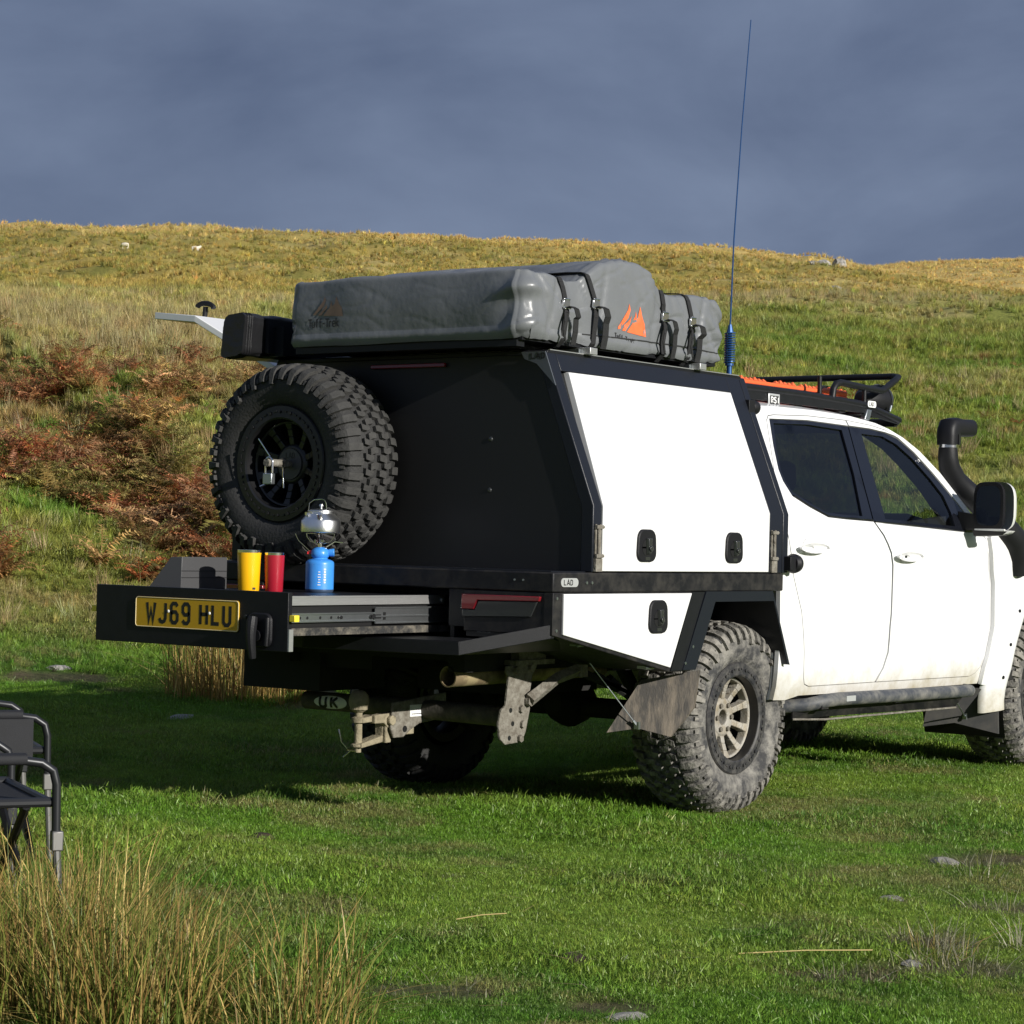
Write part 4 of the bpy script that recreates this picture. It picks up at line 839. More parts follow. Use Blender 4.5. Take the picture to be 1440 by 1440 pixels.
    # front flap
    m=MB(); f=[(2.30,sg*.90,.445),(2.46,sg*.90,.47),(2.44,sg*.92,.21),(2.29,sg*.75,.262),(2.24,sg*.60,.235),(2.28,sg*.62,.44)]; m.hull(f,[(x+.012,y_,z) for x,y_,z in f]); fo=m.build('front_mud_flap',flapd,truck)
    m=MB(); m.tube([(2.02,sg*.88,.40),(2.30,sg*.80,.30)],.0035,6); m.box((2.305,sg*.80,.297),(.014,.02,.03)); m.build('stay_cable',steel,fo)
    # mirror
    mi=empty('wing_mirror',(0,0,0),0,truck)
    yy=lambda v:sg*v
    m=MB()
    def cap(u,v):
        a=2*PI*u; k=math.sin(v*PI/2); d=1-(1-math.cos(v*PI/2))
        cy,cz=1.052,1.352; py=.105*math.copysign(abs(math.cos(a))**.55,math.cos(a)); pz=.122*math.copysign(abs(math.sin(a))**.55,math.sin(a))
        s_=math.cos(v*PI/2)**.7 if v<1 else 0
        return (2.05+.13*k, yy(cy+py*s_-.01*k), cz+pz*s_+.005*k)
    m.grid(cap,32,9,True); m.build('mirror_cap',white,mi,sharp=60)
    m=MB(); P=[(.080*math.copysign(abs(math.cos(a))**.5,math.cos(a)),.122*math.copysign(abs(math.sin(a))**.5,math.sin(a))) for a in np.linspace(0,2*PI,33)[:-1]]
    m.hull([(2.055,yy(1.030+p),1.352+q) for p,q in P],[(2.033,yy(1.030+p*.985),1.352+q*.985) for p,q in P]); m.build('mirror_bezel',plastic,mi)
    m=MB(); m.hull([(2.0315,yy(1.030+p*.80),1.356+q*.80) for p,q in P],[(2.033,yy(1.030+p*.80),1.356+q*.80) for p,q in P]); m.build('mirror_glass',M('mirror_silver',(.30,.31,.32),.03,metal=1) if 'mirror_silver' not in MATS else MATS['mirror_silver'],mi)
    m=MB(); m.hull([(2.02,yy(.95),1.235),(2.16,yy(.95),1.235),(2.14,yy(1.11),1.232),(2.03,yy(1.13),1.232)],[(2.04,yy(.95),1.205),(2.15,yy(.95),1.205),(2.13,yy(1.09),1.212),(2.04,yy(1.10),1.212)]); m.hull([(2.04,yy(.87),1.23),(2.14,yy(.87),1.23),(2.14,yy(1.0),1.24),(2.04,yy(1.0),1.24)],[(2.02,yy(.87),1.33),(2.10,yy(.87),1.29),(2.12,yy(1.0),1.29),(2.04,yy(1.0),1.31)]); m.build('mirror_arm',plastic,mi,bevel=.006)
    m=MB(); m.bb((2.028,min(yy(.96),yy(1.12)),1.232),(2.040,max(yy(.96),yy(1.12)),1.243)); m.hull([(2.04,yy(1.10),1.238),(2.15,yy(1.09),1.238),(2.12,yy(1.135),1.235),(2.05,yy(1.145),1.235)],[(2.04,yy(1.10),1.215),(2.15,yy(1.08),1.215),(2.12,yy(1.12),1.222),(2.05,yy(1.13),1.222)]); m.build('mirror_indicator',M('indicator_clear',(.75,.75,.73),.15) if 'indicator_clear' not in MATS else MATS['indicator_clear'],mi,bevel=.002)
cab_side(-1); cab_side(1)
# roof, screens, bonnet, back wall
RT=[(.34,1.742),(.40,1.753),(.57,1.759),(.914,1.762),(1.249,1.755),(1.479,1.735),(1.60,1.712)]
def roof(u,v):
    x=.34+u*1.26; z=float(np.interp(x,[p[0] for p in RT],[p[1] for p in RT])); y=ybody(x,z)
    a=(v*2-1); s_=math.copysign(abs(a)**.8,a); bow=.045*(1-abs(a)**2.6)+.02*(1-abs(a))
    fr=max(0,(u-.55)/.45)
    return (x+.16*fr**2*(1-a*a),s_*y,z+bow-.004*fr*0-.02*max(0,(.08-u)/.08))
m=MB(); m.grid(roof,28,25); m.build('cab_roof',white,truck,sharp=60,solid=.02)
AP=[(1.60,1.712),(1.72,1.677),(1.85,1.618),(1.998,1.515),(2.136,1.378),(2.24,1.262),(2.30,1.218)]
def screen(u,v):
    i=u*(len(AP)-1); x=float(np.interp(i,range(len(AP)),[p[0] for p in AP])); z=float(np.interp(i,range(len(AP)),[p[1] for p in AP])); y=ybody(x,z); a=v*2-1
    return (x+(.16+.16*u)*(1-a*a),a*y*.985,z+(.045+.02)*(1-u)*(1-abs(a)**2.2)+.035*u*(1-a*a))
m=MB(); m.grid(lambda u,v:screen(.08+u*.92,.06+v*.88),18,21); m.build('windscreen',glass_clear,truck,fix=False,sharp=180)
for lo,hi in((0,.065),(.935,1)):
    m=MB(); m.grid(lambda u,v:screen(u,lo+v*(hi-lo)),18,4); m.build('screen_pillar',white,truck,solid=.02,sharp=60)
m=MB(); m.grid(lambda u,v:screen(u*.085,.05+v*.9),4,15); m.build('screen_header',white,truck,sharp=60)
def hood(u,v):
    x=2.36+u*1.55; a=v*2-1; y=(.80-.06*u)*a; return (x+.24*(1-a*a)*(1-u)*.6+.10*u*(1-a*a),y,1.226+.065*(1-abs(a)**3)-.10*u**2.2+.02*(1-u)*0)
m=MB(); m.grid(hood,22,21); m.build('bonnet',white,truck,solid=.02,sharp=60)
m=MB(); m.grid(lambda u,v:(2.30+.30*u*(1-(2*v-1)**2)+.10*u,(2*v-1)*.80,1.222+.015*(1-(2*v-1)**2)),5,13); m.build('scuttle',plastic,truck,fix=False)
m=MB(); m.prism([(-.87,.47),(-.90,1.1),(-.88,1.27),(-.70,1.71),(.70,1.71),(.88,1.27),(.90,1.1),(.87,.47)],'x',.24,.262); m.build('cab_back',white,truck)
m=MB(); m.bb((.27,-.86,.47),(2.9,.86,.52)); m.build('cab_floor',under,truck)
# simple nose: grille, bumper, headlamps (ahead of the frame)
m=MB(); m.grid(lambda u,v:(3.92+.12*(1-(2*v-1)**2),(2*v-1)*.80,.75+.36*u),8,13); m.build('grille',plastic,truck,sharp=60)
m=MB(); m.grid(lambda u,v:(3.98+.20*(1-(2*v-1)**2)**.8*math.sin(.4+2.2*u),(2*v-1)*.89,.45+.32*u),8,17); m.build('front_bumper',plastic,truck,sharp=60)
for sg in(-1,1):
    m=MB(); m.hull([(3.86,sg*.60,.98),(3.99,sg*.62,.92),(3.90,sg*.86,.92),(3.78,sg*.86,1.08)],[(3.80,sg*.60,1.08),(3.92,sg*.62,1.06),(3.84,sg*.85,1.06),(3.74,sg*.85,1.10)]); m.build('headlamp',MATS['indicator_clear'],truck,bevel=.01)
# interior
itr=empty('interior',(0,0,0),0,truck)
for sg in(-1,1):
    m=MB(); m.bb((1.15,sg*.38-.24,.60),(1.65,sg*.38+.24,.82)); m.build('seat_cushion',seatm,itr,bevel=.05)
    m=MB(); m.hull([(1.18,sg*.38-.23,.78),(1.34,sg*.38-.23,.78),(1.34,sg*.38+.23,.78),(1.18,sg*.38+.23,.78)],[(1.02,sg*.38-.20,1.36),(1.12,sg*.38-.20,1.36),(1.12,sg*.38+.20,1.36),(1.02,sg*.38+.20,1.36)]); m.build('seat_back',seatm,itr,bevel=.04)
    m=MB(); m.box((1.04,sg*.38,1.46),(.09,.26,.15)); m.build('headrest',seatm,itr,bevel=.04)
m=MB(); m.bb((.42,-.75,.6),(.85,.75,.82)); m.hull([(.40,-.72,.8),(.55,-.72,.8),(.55,.72,.8),(.40,.72,.8)],[(.34,-.68,1.33),(.42,-.68,1.33),(.42,.68,1.33),(.34,.68,1.33)]); m.build('rear_bench',seatm,itr,bevel=.03)
m=MB(); m.hull([(1.95,-.80,.80),(2.35,-.80,.80),(2.35,.80,.80),(1.95,.80,.80)],[(1.98,-.80,1.20),(2.35,-.80,1.24),(2.35,.80,1.24),(1.98,.80,1.20)]); m.hull([(1.95,-.66,1.19),(2.2,-.66,1.19),(2.2,-.16,1.19),(1.95,-.16,1.19)],[(2.0,-.62,1.315),(2.2,-.62,1.29),(2.2,-.16,1.29),(2.0,-.16,1.315)]); m.build('dashboard',seatm,itr,bevel=.02)
m=MB(); c=Vector((1.86,-.38,1.14)); ax=Vector((.45,0,-.9)).normalized(); u_=Vector((0,1,0)); v_=ax.cross(u_); pts=[c+u_*.185*math.cos(2*PI*k/28)+v_*.185*math.sin(2*PI*k/28) for k in range(28)]; m.tube(pts,.016,8,closed=True); m.tube([c-u_*.18,c,c+u_*.18],.018,6); m.tube([c,c+ax*.2],.03,8); m.build('steering_wheel',seatm,itr)
m=MB(); m.bb((.36,-.64,1.695),(1.60,.64,1.715)); m.build('headliner',seatm,itr)
for sg in(-1,1):
    m=MB(); m.tube([(1.45,sg*.655,1.70),(1.66,sg*.665,1.655),(1.80,sg*.69,1.585),(1.95,sg*.735,1.47),(2.08,sg*.79,1.33),(2.16,sg*.83,1.22)],[.03,.045,.052,.055,.06,.07],10); m.build('pillar_lining',seatm,itr)
    m=MB(); m.hull([(1.62,sg*.80,1.2),(2.2,sg*.84,1.2),(2.2,sg*.84,1.29),(1.96,sg*.835,1.30),(1.62,sg*.83,1.268)],[(1.62,sg*.77,1.2),(2.2,sg*.80,1.2),(2.2,sg*.80,1.29),(1.96,sg*.80,1.30),(1.62,sg*.80,1.268)]); m.build('door_card',seatm,itr)
# snorkel
sn=empty('snorkel',(0,0,0),0,truck)
m=MB(); m.tube([(2.62,-.905,1.03),(2.60,-.925,1.12),(2.53,-.93,1.20),(2.43,-.92,1.262),(2.33,-.875,1.345),(2.235,-.825,1.425),(2.15,-.795,1.485),(2.085,-.79,1.55),(2.069,-.79,1.60),(2.069,-.79,1.645)],[.075,.078,.075,.070,.062,.056,.054,.052,.050,.047],20); m.build('snorkel_body',plastic,sn,sharp=60)
m=MB(); m.lathe([(.0475,1.642),(.052,1.643),(.052,1.658),(.0475,1.659)],o=(2.069,-.79,0),n=24,closed=True); m.build('hose_clamp',chrome,sn)
m=MB(); 
def head(u,v):
    # vertical neck bending to a forward scoop with a squarish section
    s_=u; a=2*PI*v; ca=math.copysign(abs(math.cos(a))**.7,math.cos(a)); sa=math.copysign(abs(math.sin(a))**.7,math.sin(a))
    if s_<.5:
        k=s_/.5; return (2.069+.052*ca+.004*k,-.79+.052*sa,1.658+k*.055)
    k=(s_-.5)/.5; th=k*PI/2; c0=(2.069+.055,1.708)
    return None
secs=[((2.069,1.656),0,.050,.050),((2.069,1.70),0,.052,.052),((2.074,1.725),18,.056,.052),((2.092,1.742),45,.062,.052),((2.13,1.748),75,.050,.052),((2.20,1.748),88,.044,.052),((2.285,1.752),84,.044,.054),((2.292,1.752),84,.040,.050)]
vs=[];n_=24
for (x,z),ang_,hz,hy in secs:
    d=Vector((math.sin(R(ang_)),0,math.cos(R(ang_)))); u2=Vector((math.cos(R(ang_)),0,-math.sin(R(ang_))))
    for k in range(n_):
        a=2*PI*k/n_; ca=math.copysign(abs(math.cos(a))**.65,math.cos(a)); sa=math.copysign(abs(math.sin(a))**.65,math.sin(a))
        p=Vector((x,-.79,z))+u2*ca*hz+Vector((0,1,0))*sa*hy; vs.append(p)
m.add(vs,[(i*n_+k,i*n_+(k+1)%n_,(i+1)*n_+(k+1)%n_,(i+1)*n_+k) for i in range(len(secs)-1) for k in range(n_)]+[tuple(range(n_-1,-1,-1)),tuple((len(secs)-1)*n_+k for k in range(n_))]); hdo=m.build('snorkel_head',plastic,sn,sharp=45)
m=MB(); m.box((2.083,-.8435,1.685),(.022,.006,.05)); m.box((2.294,-.79,1.752),(.004,.07,.055)); m.build('head_slot',ink,hdo)
# work lamps behind the canopy frame
for c,d_ in (((.24,-.735,1.735),.034),((.262,-.945,1.060),.043)):
    m=MB(); m.box((c[0]-.02,c[1],c[2]),(.05,.05,.06)); m.lathe([(0,c[0]-.0),(d_*.8,c[0]+.0),(d_,c[0]+.02),(d_*.9,c[0]+.045),(0,c[0]+.045)],o=(0,c[1],c[2]),axis='x',n=20); m.build('side_lamp',plastic,truck,bevel=.002)
# ---- roof rack over the cab
rk=empty('roof_rack',(1.2,0,1.80),0,truck); rk.location=(0,0,0)
m=MB()
for sg in (-1,1):
    m.tube([(.42,sg*.58,1.842),(1.0,sg*.58,1.843),(1.54,sg*.58,1.832),(1.70,sg*.58,1.812),(1.95,sg*.575,1.775),(1.99,sg*.54,1.769)],.017,12)
    m.bb((.42,sg*.58-.008,1.79),(1.56,sg*.58+.008,1.835)); m.hull([(1.56,sg*.58-.007,1.79),(1.56,sg*.58+.007,1.79),(1.95,sg*.57+.007,1.757),(1.95,sg*.57-.007,1.757)],[(1.56,sg*.58-.007,1.83),(1.56,sg*.58+.007,1.83),(1.95,sg*.57+.007,1.775),(1.95,sg*.57-.007,1.775)])
m.tube([(1.985,-.55,1.769),(1.995,0,1.771),(1.985,.55,1.769)],.017,12); m.bb((1.955,-.55,1.745),(1.985,.55,1.772)); m.build('rack_base',powder,rk,sharp=50)
m=MB()
for k in range(7): m.bb((.5+k*.21,-.575,1.782),(.56+k*.21,.575,1.798))
m.build('rack_slats',powder,rk)
m=MB()
for sg in (-1,1): m.tube([(1.255,sg*.58,1.84),(1.265,sg*.58,1.885),(1.29,sg*.58,1.912),(1.34,sg*.58,1.922),(1.60,sg*.58,1.912),(1.76,sg*.58,1.910),(1.90,sg*.575,1.970),(1.965,sg*.56,1.992),(1.985,sg*.52,1.998)],.0165,12)
m.tube([(1.985,-.525,1.998),(1.995,-.3,1.999),(1.995,.3,1.999),(1.985,.525,1.998)],.0165,12); m.cyl((1.575,-.58,1.835),(1.575,-.58,1.905),.011,10); m.cyl((1.575,.58,1.835),(1.575,.58,1.905),.011,10); m.cyl((1.15,-.57,1.842),(1.15,-.57,1.938),.011,10); m.build('rack_hoop',powder,rk,sharp=60)
m=MB(); m.box((.69,-.592,1.797),(.10,.006,.058)); eb=m.build('rack_emblem',silverp,rk,bevel=.006)
m=MB(); m.box((.69,-.5955,1.797),(.076,.001,.038)); m.build('emblem_field',ink,eb)
q=MB(); lettering(q,'RSI',.026,.006,lambda u,v,h:(.660+u,-.5962-h*.2,1.784+v),asp=1.25,adv=.82); q.build('emblem_letters',whitep,eb,fix=False)
lad_badge(rk,lambda u,v,h:(1.62+u*.8,-.598-h,1.835+v),.95,whitep)
m=MB(); m.hull([(1.585,-.596,1.81),(1.63,-.596,1.808),(1.60,-.60,1.755),(1.55,-.60,1.758)],[(1.585,-.57,1.81),(1.63,-.57,1.808),(1.60,-.57,1.755),(1.55,-.57,1.758)]); m.build('rack_clamp',steel,rk,bevel=.004)
for y in(-.47,-.16,.16,.47):
    m=MB(); m.lathe([(0,1.74),(.035,1.745),(.062,1.79),(.076,1.86),(.080,1.90),(.082,1.93),(.076,1.942),(0,1.944)],o=(0,y,1.872),axis='x',n=28); lo=m.build('driving_lamp',plastic,rk,sharp=50)
    m=MB(); m.lathe([(.0835,1.915),(.086,1.925),(.0835,1.935)],o=(0,y,1.872),axis='x',n=28); m.build('lamp_rim',smoke,lo)
    m=MB(); m.cyl((1.86,y,1.79),(1.86,y,1.81),.012,8); m.box((1.86,y,1.80),(.05,.11,.01)); m.build('lamp_bracket',steel,lo)
MB().cyl((1.87,-.565,1.815),(1.885,-.565,1.845),.006,8).build('rack_bolt',steel,rk)
# ================================================================ THINGS ON AND AROUND THE TRUCK
# ---- roof tent under its cover
TX0,TX1,TY0,TY1,TZ0=-1.365,.068,-.69,.50,1.908
def tent_top(x,y):
    h=np.interp(x,[-1.37,-1.25,-1.10,-1.0,-.93,-.86,-.76,-.66,-.57,-.50,-.45,-.40,-.32,-.15,.0,.07],[.268,.262,.252,.262,.300,.338,.362,.372,.366,.345,.305,.268,.262,.280,.285,.270])
    return float(h)
def step1(a,b,x):
    k=max(0,min(1,(x-a)/(b-a))); return k*k*(3-2*k)
def tent(p,o=0.0):
    x,y,z=p; n=26; s_=(abs(x)**n+abs(y)**n+abs(z)**n)**(1/n); q=Vector((x/s_,y/s_,z/s_))
    nr=Vector((q.x**(n-1),q.y**(n-1),q.z**(n-1))).normalized()
    hx,hy=(TX1-TX0)/2,(TY1-TY0)/2; X=(TX0+TX1)/2+q.x*hx; Y=(TY0+TY1)/2+q.y*hy
    k=(q.z+1)/2; H=tent_top(X,Y); 
    P=Vector((X,Y,TZ0+k*H))
    # the sides belly out a little and pinch at the hem
    b=.012*math.sin(PI*min(1,k*1.05))+.010
    a=1.0
    if abs(q.y)>.9: P.y+=math.copysign(b*(.7+.6*mnoise.noise((X*3.1,Y,1))),q.y)-math.copysign(.03*max(0,(X+.35)/.42)*(.5-k)*0,q.y)
    if abs(q.x)>.9: P.x+=math.copysign(b*(.8+.5*mnoise.noise((X,Y*2.6,4))),q.x)
    w=P*1.0
    f1=mnoise.noise((w.x*2.6,w.y*2.0,w.z*4))*.005
    wx=w.x+.06*mnoise.noise((w.x*5,w.y*5,w.z*5)); 
    f2=-max(0,.075-abs(mnoise.noise((wx*4.2+w.z*5,w.y*3.6,w.z*2.5+wx*3))))*.085
    f3=-max(0,.06-abs(mnoise.noise((wx*4-w.z*9,w.y*4+w.z*4,w.z*4+7))))*.12
    f3+=(mnoise.noise((wx*14+w.z*9,w.y*13,w.z*12))*.0022)
    rear=abs(q.x)>.9 and abs(q.y)<.93; am=.16 if rear else 1.0; f1+=(mnoise.noise((w.y*3.2,w.z*3.5,3))*.012 if rear and q.x<0 else 0); f2*=am; f3*=am
    if abs(q.y)>.9: f3+=-.019*sum(math.exp(-((w.x-x0+.35*(w.z-2.05)*s0)/.018)**2)*(.4+.6*mnoise.noise((w.z*7,x0*9,2))) for x0,s0 in ((-1.24,1),(-1.19,-1),(-1.04,.8),(-.86,-.6),(-.50,.7),(-.47,-.4),(-.33,.5),(-.13,-1),(-.06,.8),(0,.6)))
    if q.x<0 and (abs(q.y)>.9 or rear): f3+=.016*math.exp(-((w.x-TX0-.035)/.022)**2 if abs(q.y)>.93 else -((w.y-TY0-.02)/.03)**2)*(.6+.8*mnoise.noise((w.z*8,1,1)))
    if q.x>.75 and abs(q.y)>.9: f3+=.007*math.sin(w.z*62+14*w.x+3*mnoise.noise((w.x*6,w.z*6,0)))*step1(-.12,.03,w.x)
    edge=math.exp(-((abs(q.x)-.97)/.10)**2)*.0
    corner=math.exp(-((w.x-TX0)**2+(w.y-TY0)**2)/.01)
    f4=corner*.016*math.sin(w.z*46+2*mnoise.noise((w.x*5,w.y*5,w.z*9)))
    sad=-.034*math.exp(-((w.x+1.03)/.07)**2)*(1 if k>.5 else .4)+(-.022*math.exp(-((w.x+.42)/.05)**2))
    hem=.02*max(0,(.16-k)/.16) if abs(q.y)>.9 or abs(q.x)>.9 else 0
    return P+nr*(f1+f2+f3+f4+sad*(.6 if abs(q.y)>.9 else .3)+hem*.5+o)
tn=tag(empty('roof_tent',((TX0+TX1)/2,(TY0+TY1)/2,1.87)),'folded grey roof tent in a strapped tarpaulin cover on the canopy roof','roof tent')
T0=Vector(tn.location)
loc=lambda v:[tuple(Vector(p)-T0) for p in v]
def tbuild(m,name,mat,parent,**k): m.v=loc(m.v); return m.build(name,mat,parent,**k)
m=MB()
def face(ax,sg,nu,nv):
    def fn(u,v):
        a,b=u*2-1,v*2-1
        a=math.copysign(abs(a)**.8,a); 
        p=[0,0,0]; p[ax]=sg; o=[i for i in range(3) if i!=ax]; p[o[0]]=a; p[o[1]]=b; return tent(p)
    return m.grid(fn,nu,nv)
face(1,-1,150,40); face(0,-1,110,40); face(0,1,60,24); face(1,1,80,24); face(2,1,120,90)
cov=tbuild(m,'cover',tent_m,tn,sharp=180)
bm=bmesh.new(); bm.from_mesh(cov.data); bmesh.ops.remove_doubles(bm,verts=bm.verts,dist=.0006); bmesh.ops.recalc_face_normals(bm,faces=bm.faces); bm.to_mesh(cov.data); bm.free(); smooth(cov.data,180)
m=MB(); m.bb((TX0+.01,TY0+.012,1.897),(TX1-.03,TY1-.01,1.915)); m.bb((TX0+.0,TY0+.03,1.873),(TX0+.05,TY1-.03,1.8965)); m.bb((TX0+.1,-.55,1.878),(TX1-.05,-.50,1.8965)); m.bb((TX0+.1,.32,1.878),(TX1-.05,.37,1.8965)); tbuild(m,'base_board',powder,tn)
for x in (-.955,-.145):
    m=MB(); m.bb((x-.025,-.735,1.869),(x+.025,.72,1.896)); tbuild(m,'cross_bar',alu,tn,bevel=.002)
    m=MB(); m.bb((x-.04,-.69,1.8685),(x-.027,-.63,1.89)); m.bb((x-.06,-.68,1.869),(x-.04,-.64,1.873)); tbuild(m,'bar_foot',steel,tn)
LOGO=[[(0,.12),(.10,.14),(.40,.52),(.50,.80),(.47,1.0),(.42,.80)],[(.16,.10),(.28,.09),(.50,.42),(.52,.62),(.46,.50)],[(.34,.07),(1.0,0),(1.0,.42),(.93,.60),(.87,.97),(.78,.60),(.70,.52),(.68,.78),(.60,.46)]]
xc,hx=(TX0+TX1)/2,(TX1-TX0)/2; yc,hy=(TY0+TY1)/2,(TY1-TY0)/2
def rightp(x,z,o): return tent(((x-xc)/hx,-1,(z-TZ0)/tent_top(x,0)*2-1),o)
def rearp(y,z,o): return tent((-1,(y-yc)/hy,(z-TZ0)/.268*2-1),o)
m=MB()
for P in LOGO: q=sheet([(-.762+a*.208+.02*(1-b),1.975+b*.125) for a,b in P],[],.015,lambda x,z:rightp(x,z,.0022)); m.add(q.v,q.f)
tbuild(m,'logo_print',decal_o,tn,fix=False)
m=MB(); lettering(m,'Tuff-Trek',.019,.004,lambda u,v,h:rightp(-.765+u,1.957-.10*u+v*.9,.0024),asp=1.1,t=0); tbuild(m,'logo_lettering',decal_b,tn,fix=False)
m=MB()
for P in LOGO: q=sheet([(.385-a*.165-.02*(1-b),2.018+b*.085) for a,b in P],[],.015,lambda y,z:rearp(y,z,.0022)); m.add(q.v,q.f)
tbuild(m,'logo_print',decal_faded,tn,fix=False)
m=MB(); lettering(m,'Tuff-Trek',.034,.0055,lambda u,v,h:rearp(.392-u,1.978+v,.0024),asp=.92,adv=.60,t=0); tbuild(m,'logo_lettering',decal_b,tn,fix=False)
m=MB()
for fn,a0,a1 in ((rightp,TX0+.03,TX1-.03),(rearp,TY0+.03,TY1-.03)):
    m.grid(lambda u,v,fn=fn,a0=a0,a1=a1:fn(a0+(a1-a0)*u,1.909+.042*v,.0045-.003*v),110,4)
tbuild(m,'hem',tent_m,tn,fix=False,sharp=180)
m=MB(); m.tube([rightp(x,1.953-.006*math.sin(4*x),.002) for x in np.linspace(-.98,TX1-.04,60)],.0028,5); tbuild(m,'hem_zip',decal_b,tn)
def band(pts,w_=.030,t=.0035):
    m=MB()
    for i in range(len(pts)-1):
        a,b=Vector(pts[i]),Vector(pts[i+1]); d=(b-a).normalized(); nx=Vector((1,0,0)); nn=d.cross(nx).normalized()*t
        m.hull([a-nx*w_/2,a+nx*w_/2,a+nx*w_/2+nn,a-nx*w_/2+nn],[b-nx*w_/2,b+nx*w_/2,b+nx*w_/2+nn,b-nx*w_/2+nn])
    return m
for k,(x1,x2) in enumerate(((-1.145,-1.118),(-.955,-.912),(-.415,-.404),(-.238,-.212))):
    H=tent_top(x1,0)
    up=[rightp(x1+(x2-x1)*i/5,TZ0+H*(.97-.35*i/5),.004) for i in range(6)]
    over=[tent(((x1-xc)/hx,v,1),.004) for v in np.linspace(.9,-.97,16)]
    st=tbuild(band(over+up,.028),'strap',strapm,tn)
    b0=up[-1]; 
    m=MB(); m.box(b0+Vector((0,-.006,-.012)),(.042,.010,.030)); m.tube([b0+Vector((-.02,-.010,.006)),b0+Vector((.02,-.010,.006))],.004,8); m.tube([b0+Vector((-.022,-.012,-.028)),b0+Vector((.022,-.012,-.028))],.0045,8); tbuild(m,'buckle',chrome,st,bevel=.002)
    lo=[b0+Vector((0,-.006,-.03)),rightp(x2-.002,2.02,.010),rightp(x2-.004,1.965,.006),Vector((x2-.006,TY0-.012,1.915)),Vector((x2-.008,TY0+.02,1.885))]
    tbuild(band(lo,.030),'strap',strapm,tn)
    # loose tail looped over and hanging beside the buckle
    tl=[b0+Vector((0,-.012,-.03)),b0+Vector((.006,-.030,-.024)),b0+Vector((.022,-.040,-.032)),b0+Vector((.042,-.036,-.060)),Vector((x2+.050,TY0-.034,2.0)),Vector((x2+.053,TY0-.030,1.95)),Vector((x2+.052,TY0-.02,1.90))]
    tbuild(band(tl,.032 if k%2==0 else .040,.003),'strap_tail',strapm,tn)
    if k in (0,2,3):
        lp=[b0+Vector((-.012,-.01,-.045)),b0+Vector((-.034,-.028,-.085)),b0+Vector((-.046,-.03,-.120)),b0+Vector((-.026,-.024,-.160)),b0+Vector((0,-.012,-.165))]
        tbuild(band(lp,.012,.003),'strap_loop',strapm,tn)
# ---- awning in its zipped bag, hung off the far roof edge
aw=tag(empty('awning_bag',(-.6,.75,1.864)),'long black vinyl awning bag with zipped end beside the roof tent','awning bag')
A0=Vector(aw.location)
def bag(u,v):
    a=2*PI*u; ca=math.copysign(abs(math.cos(a))**.35,math.cos(a)); sa=math.copysign(abs(math.sin(a))**.35,math.sin(a))
    x=-1.47+1.75*v; w_=mnoise.noise((x*6,ca*2,sa*2+3))*.006+(abs(mnoise.noise((x*9,ca*3,sa*3)))-.2)*.012*math.exp(-((x+1.36)/.10)**2)
    return (x-A0.x,.726+(.060+w_)*ca-A0.y-.008*sa,1.953+(.088+w_)*sa+.006*ca*-1-A0.z)
m=MB(); m.grid(bag,64,90,True); n0=len(m.v); 
ring0=[i*90 for i in range(64)]; ring1=[i*90+89 for i in range(64)]; m.f+=[tuple(ring0[::-1]),tuple(ring1)]
m.build('bag',vinylb,aw,sharp=50)
m=MB(); 
for dx in (.018,.034,.046): 
    pts=[Vector(bag(u,dx/1.75))+Vector((0,math.cos(2*PI*u)*.001,0)) for u in np.linspace(0,1,48)]; m.tube(pts,.0028,5)
m.build('zip',plastic,aw)
m=MB(); m.box((-1.44-A0.x,.664-A0.y,2.01-A0.z),(.006,.008,.05)); m.build('zip_puller',smoke,aw)
m=MB(); m.bb((-1.30-A0.x,.60-A0.y,1.875-A0.z),(-1.27-A0.x,.68-A0.y,2.0-A0.z)); m.bb((-.30-A0.x,.60-A0.y,1.875-A0.z),(-.27-A0.x,.68-A0.y,2.0-A0.z)); m.bb((-1.34-A0.x,.645-A0.y,1.885-A0.z),(.1-A0.x,.664-A0.y,2.025-A0.z)); m.build('mounting_plate',frame_m,aw)
# ---- recovery boards in the rack
def board(z,y,label,dx=0):
    o=tag(empty('recovery_board',(1.10+dx,y,z)),label,'recovery board','recovery boards lying in the roof rack')
    P=[(-.55,-.10),(-.50,-.155),(.50,-.155),(.55,-.10),(.55,.10),(.50,.155),(-.50,.155),(-.55,.10)]
    m=MB(); m.prism(P,'z',0,.012); m.bb((-.5,-.157,.012),(.5,-.135,.030)); m.bb((-.5,.135,.012),(.5,.157,.030))
    for k in range(9): m.bb((-.46+k*.105,-.13,.012),(-.42+k*.105,.13,.022))
    m.build('board',orange,o,bevel=.004)
    m=MB()
    for k in range(26):
        for y_ in (-.146,.146):
            if k in(6,7,13,19): continue
            x=-.49+k*.039; h=.011 if k%3 else .016; m.hull([(x-.017,y_-.011,.030),(x+.017,y_-.011,.030),(x+.017,y_+.011,.030),(x-.017,y_+.011,.030)],[(x-.003,y_-.003,.030+h),(x+.004,y_-.003,.030+h),(x+.004,y_+.003,.030+h),(x-.003,y_+.003,.030+h)])
    m.build('cleats',orange,o)
board(1.828,-.33,'lower orange recovery board lying flat in the cab roof rack'); board(1.860,-.33,'upper orange toothed recovery board on top of the other one',-.02)
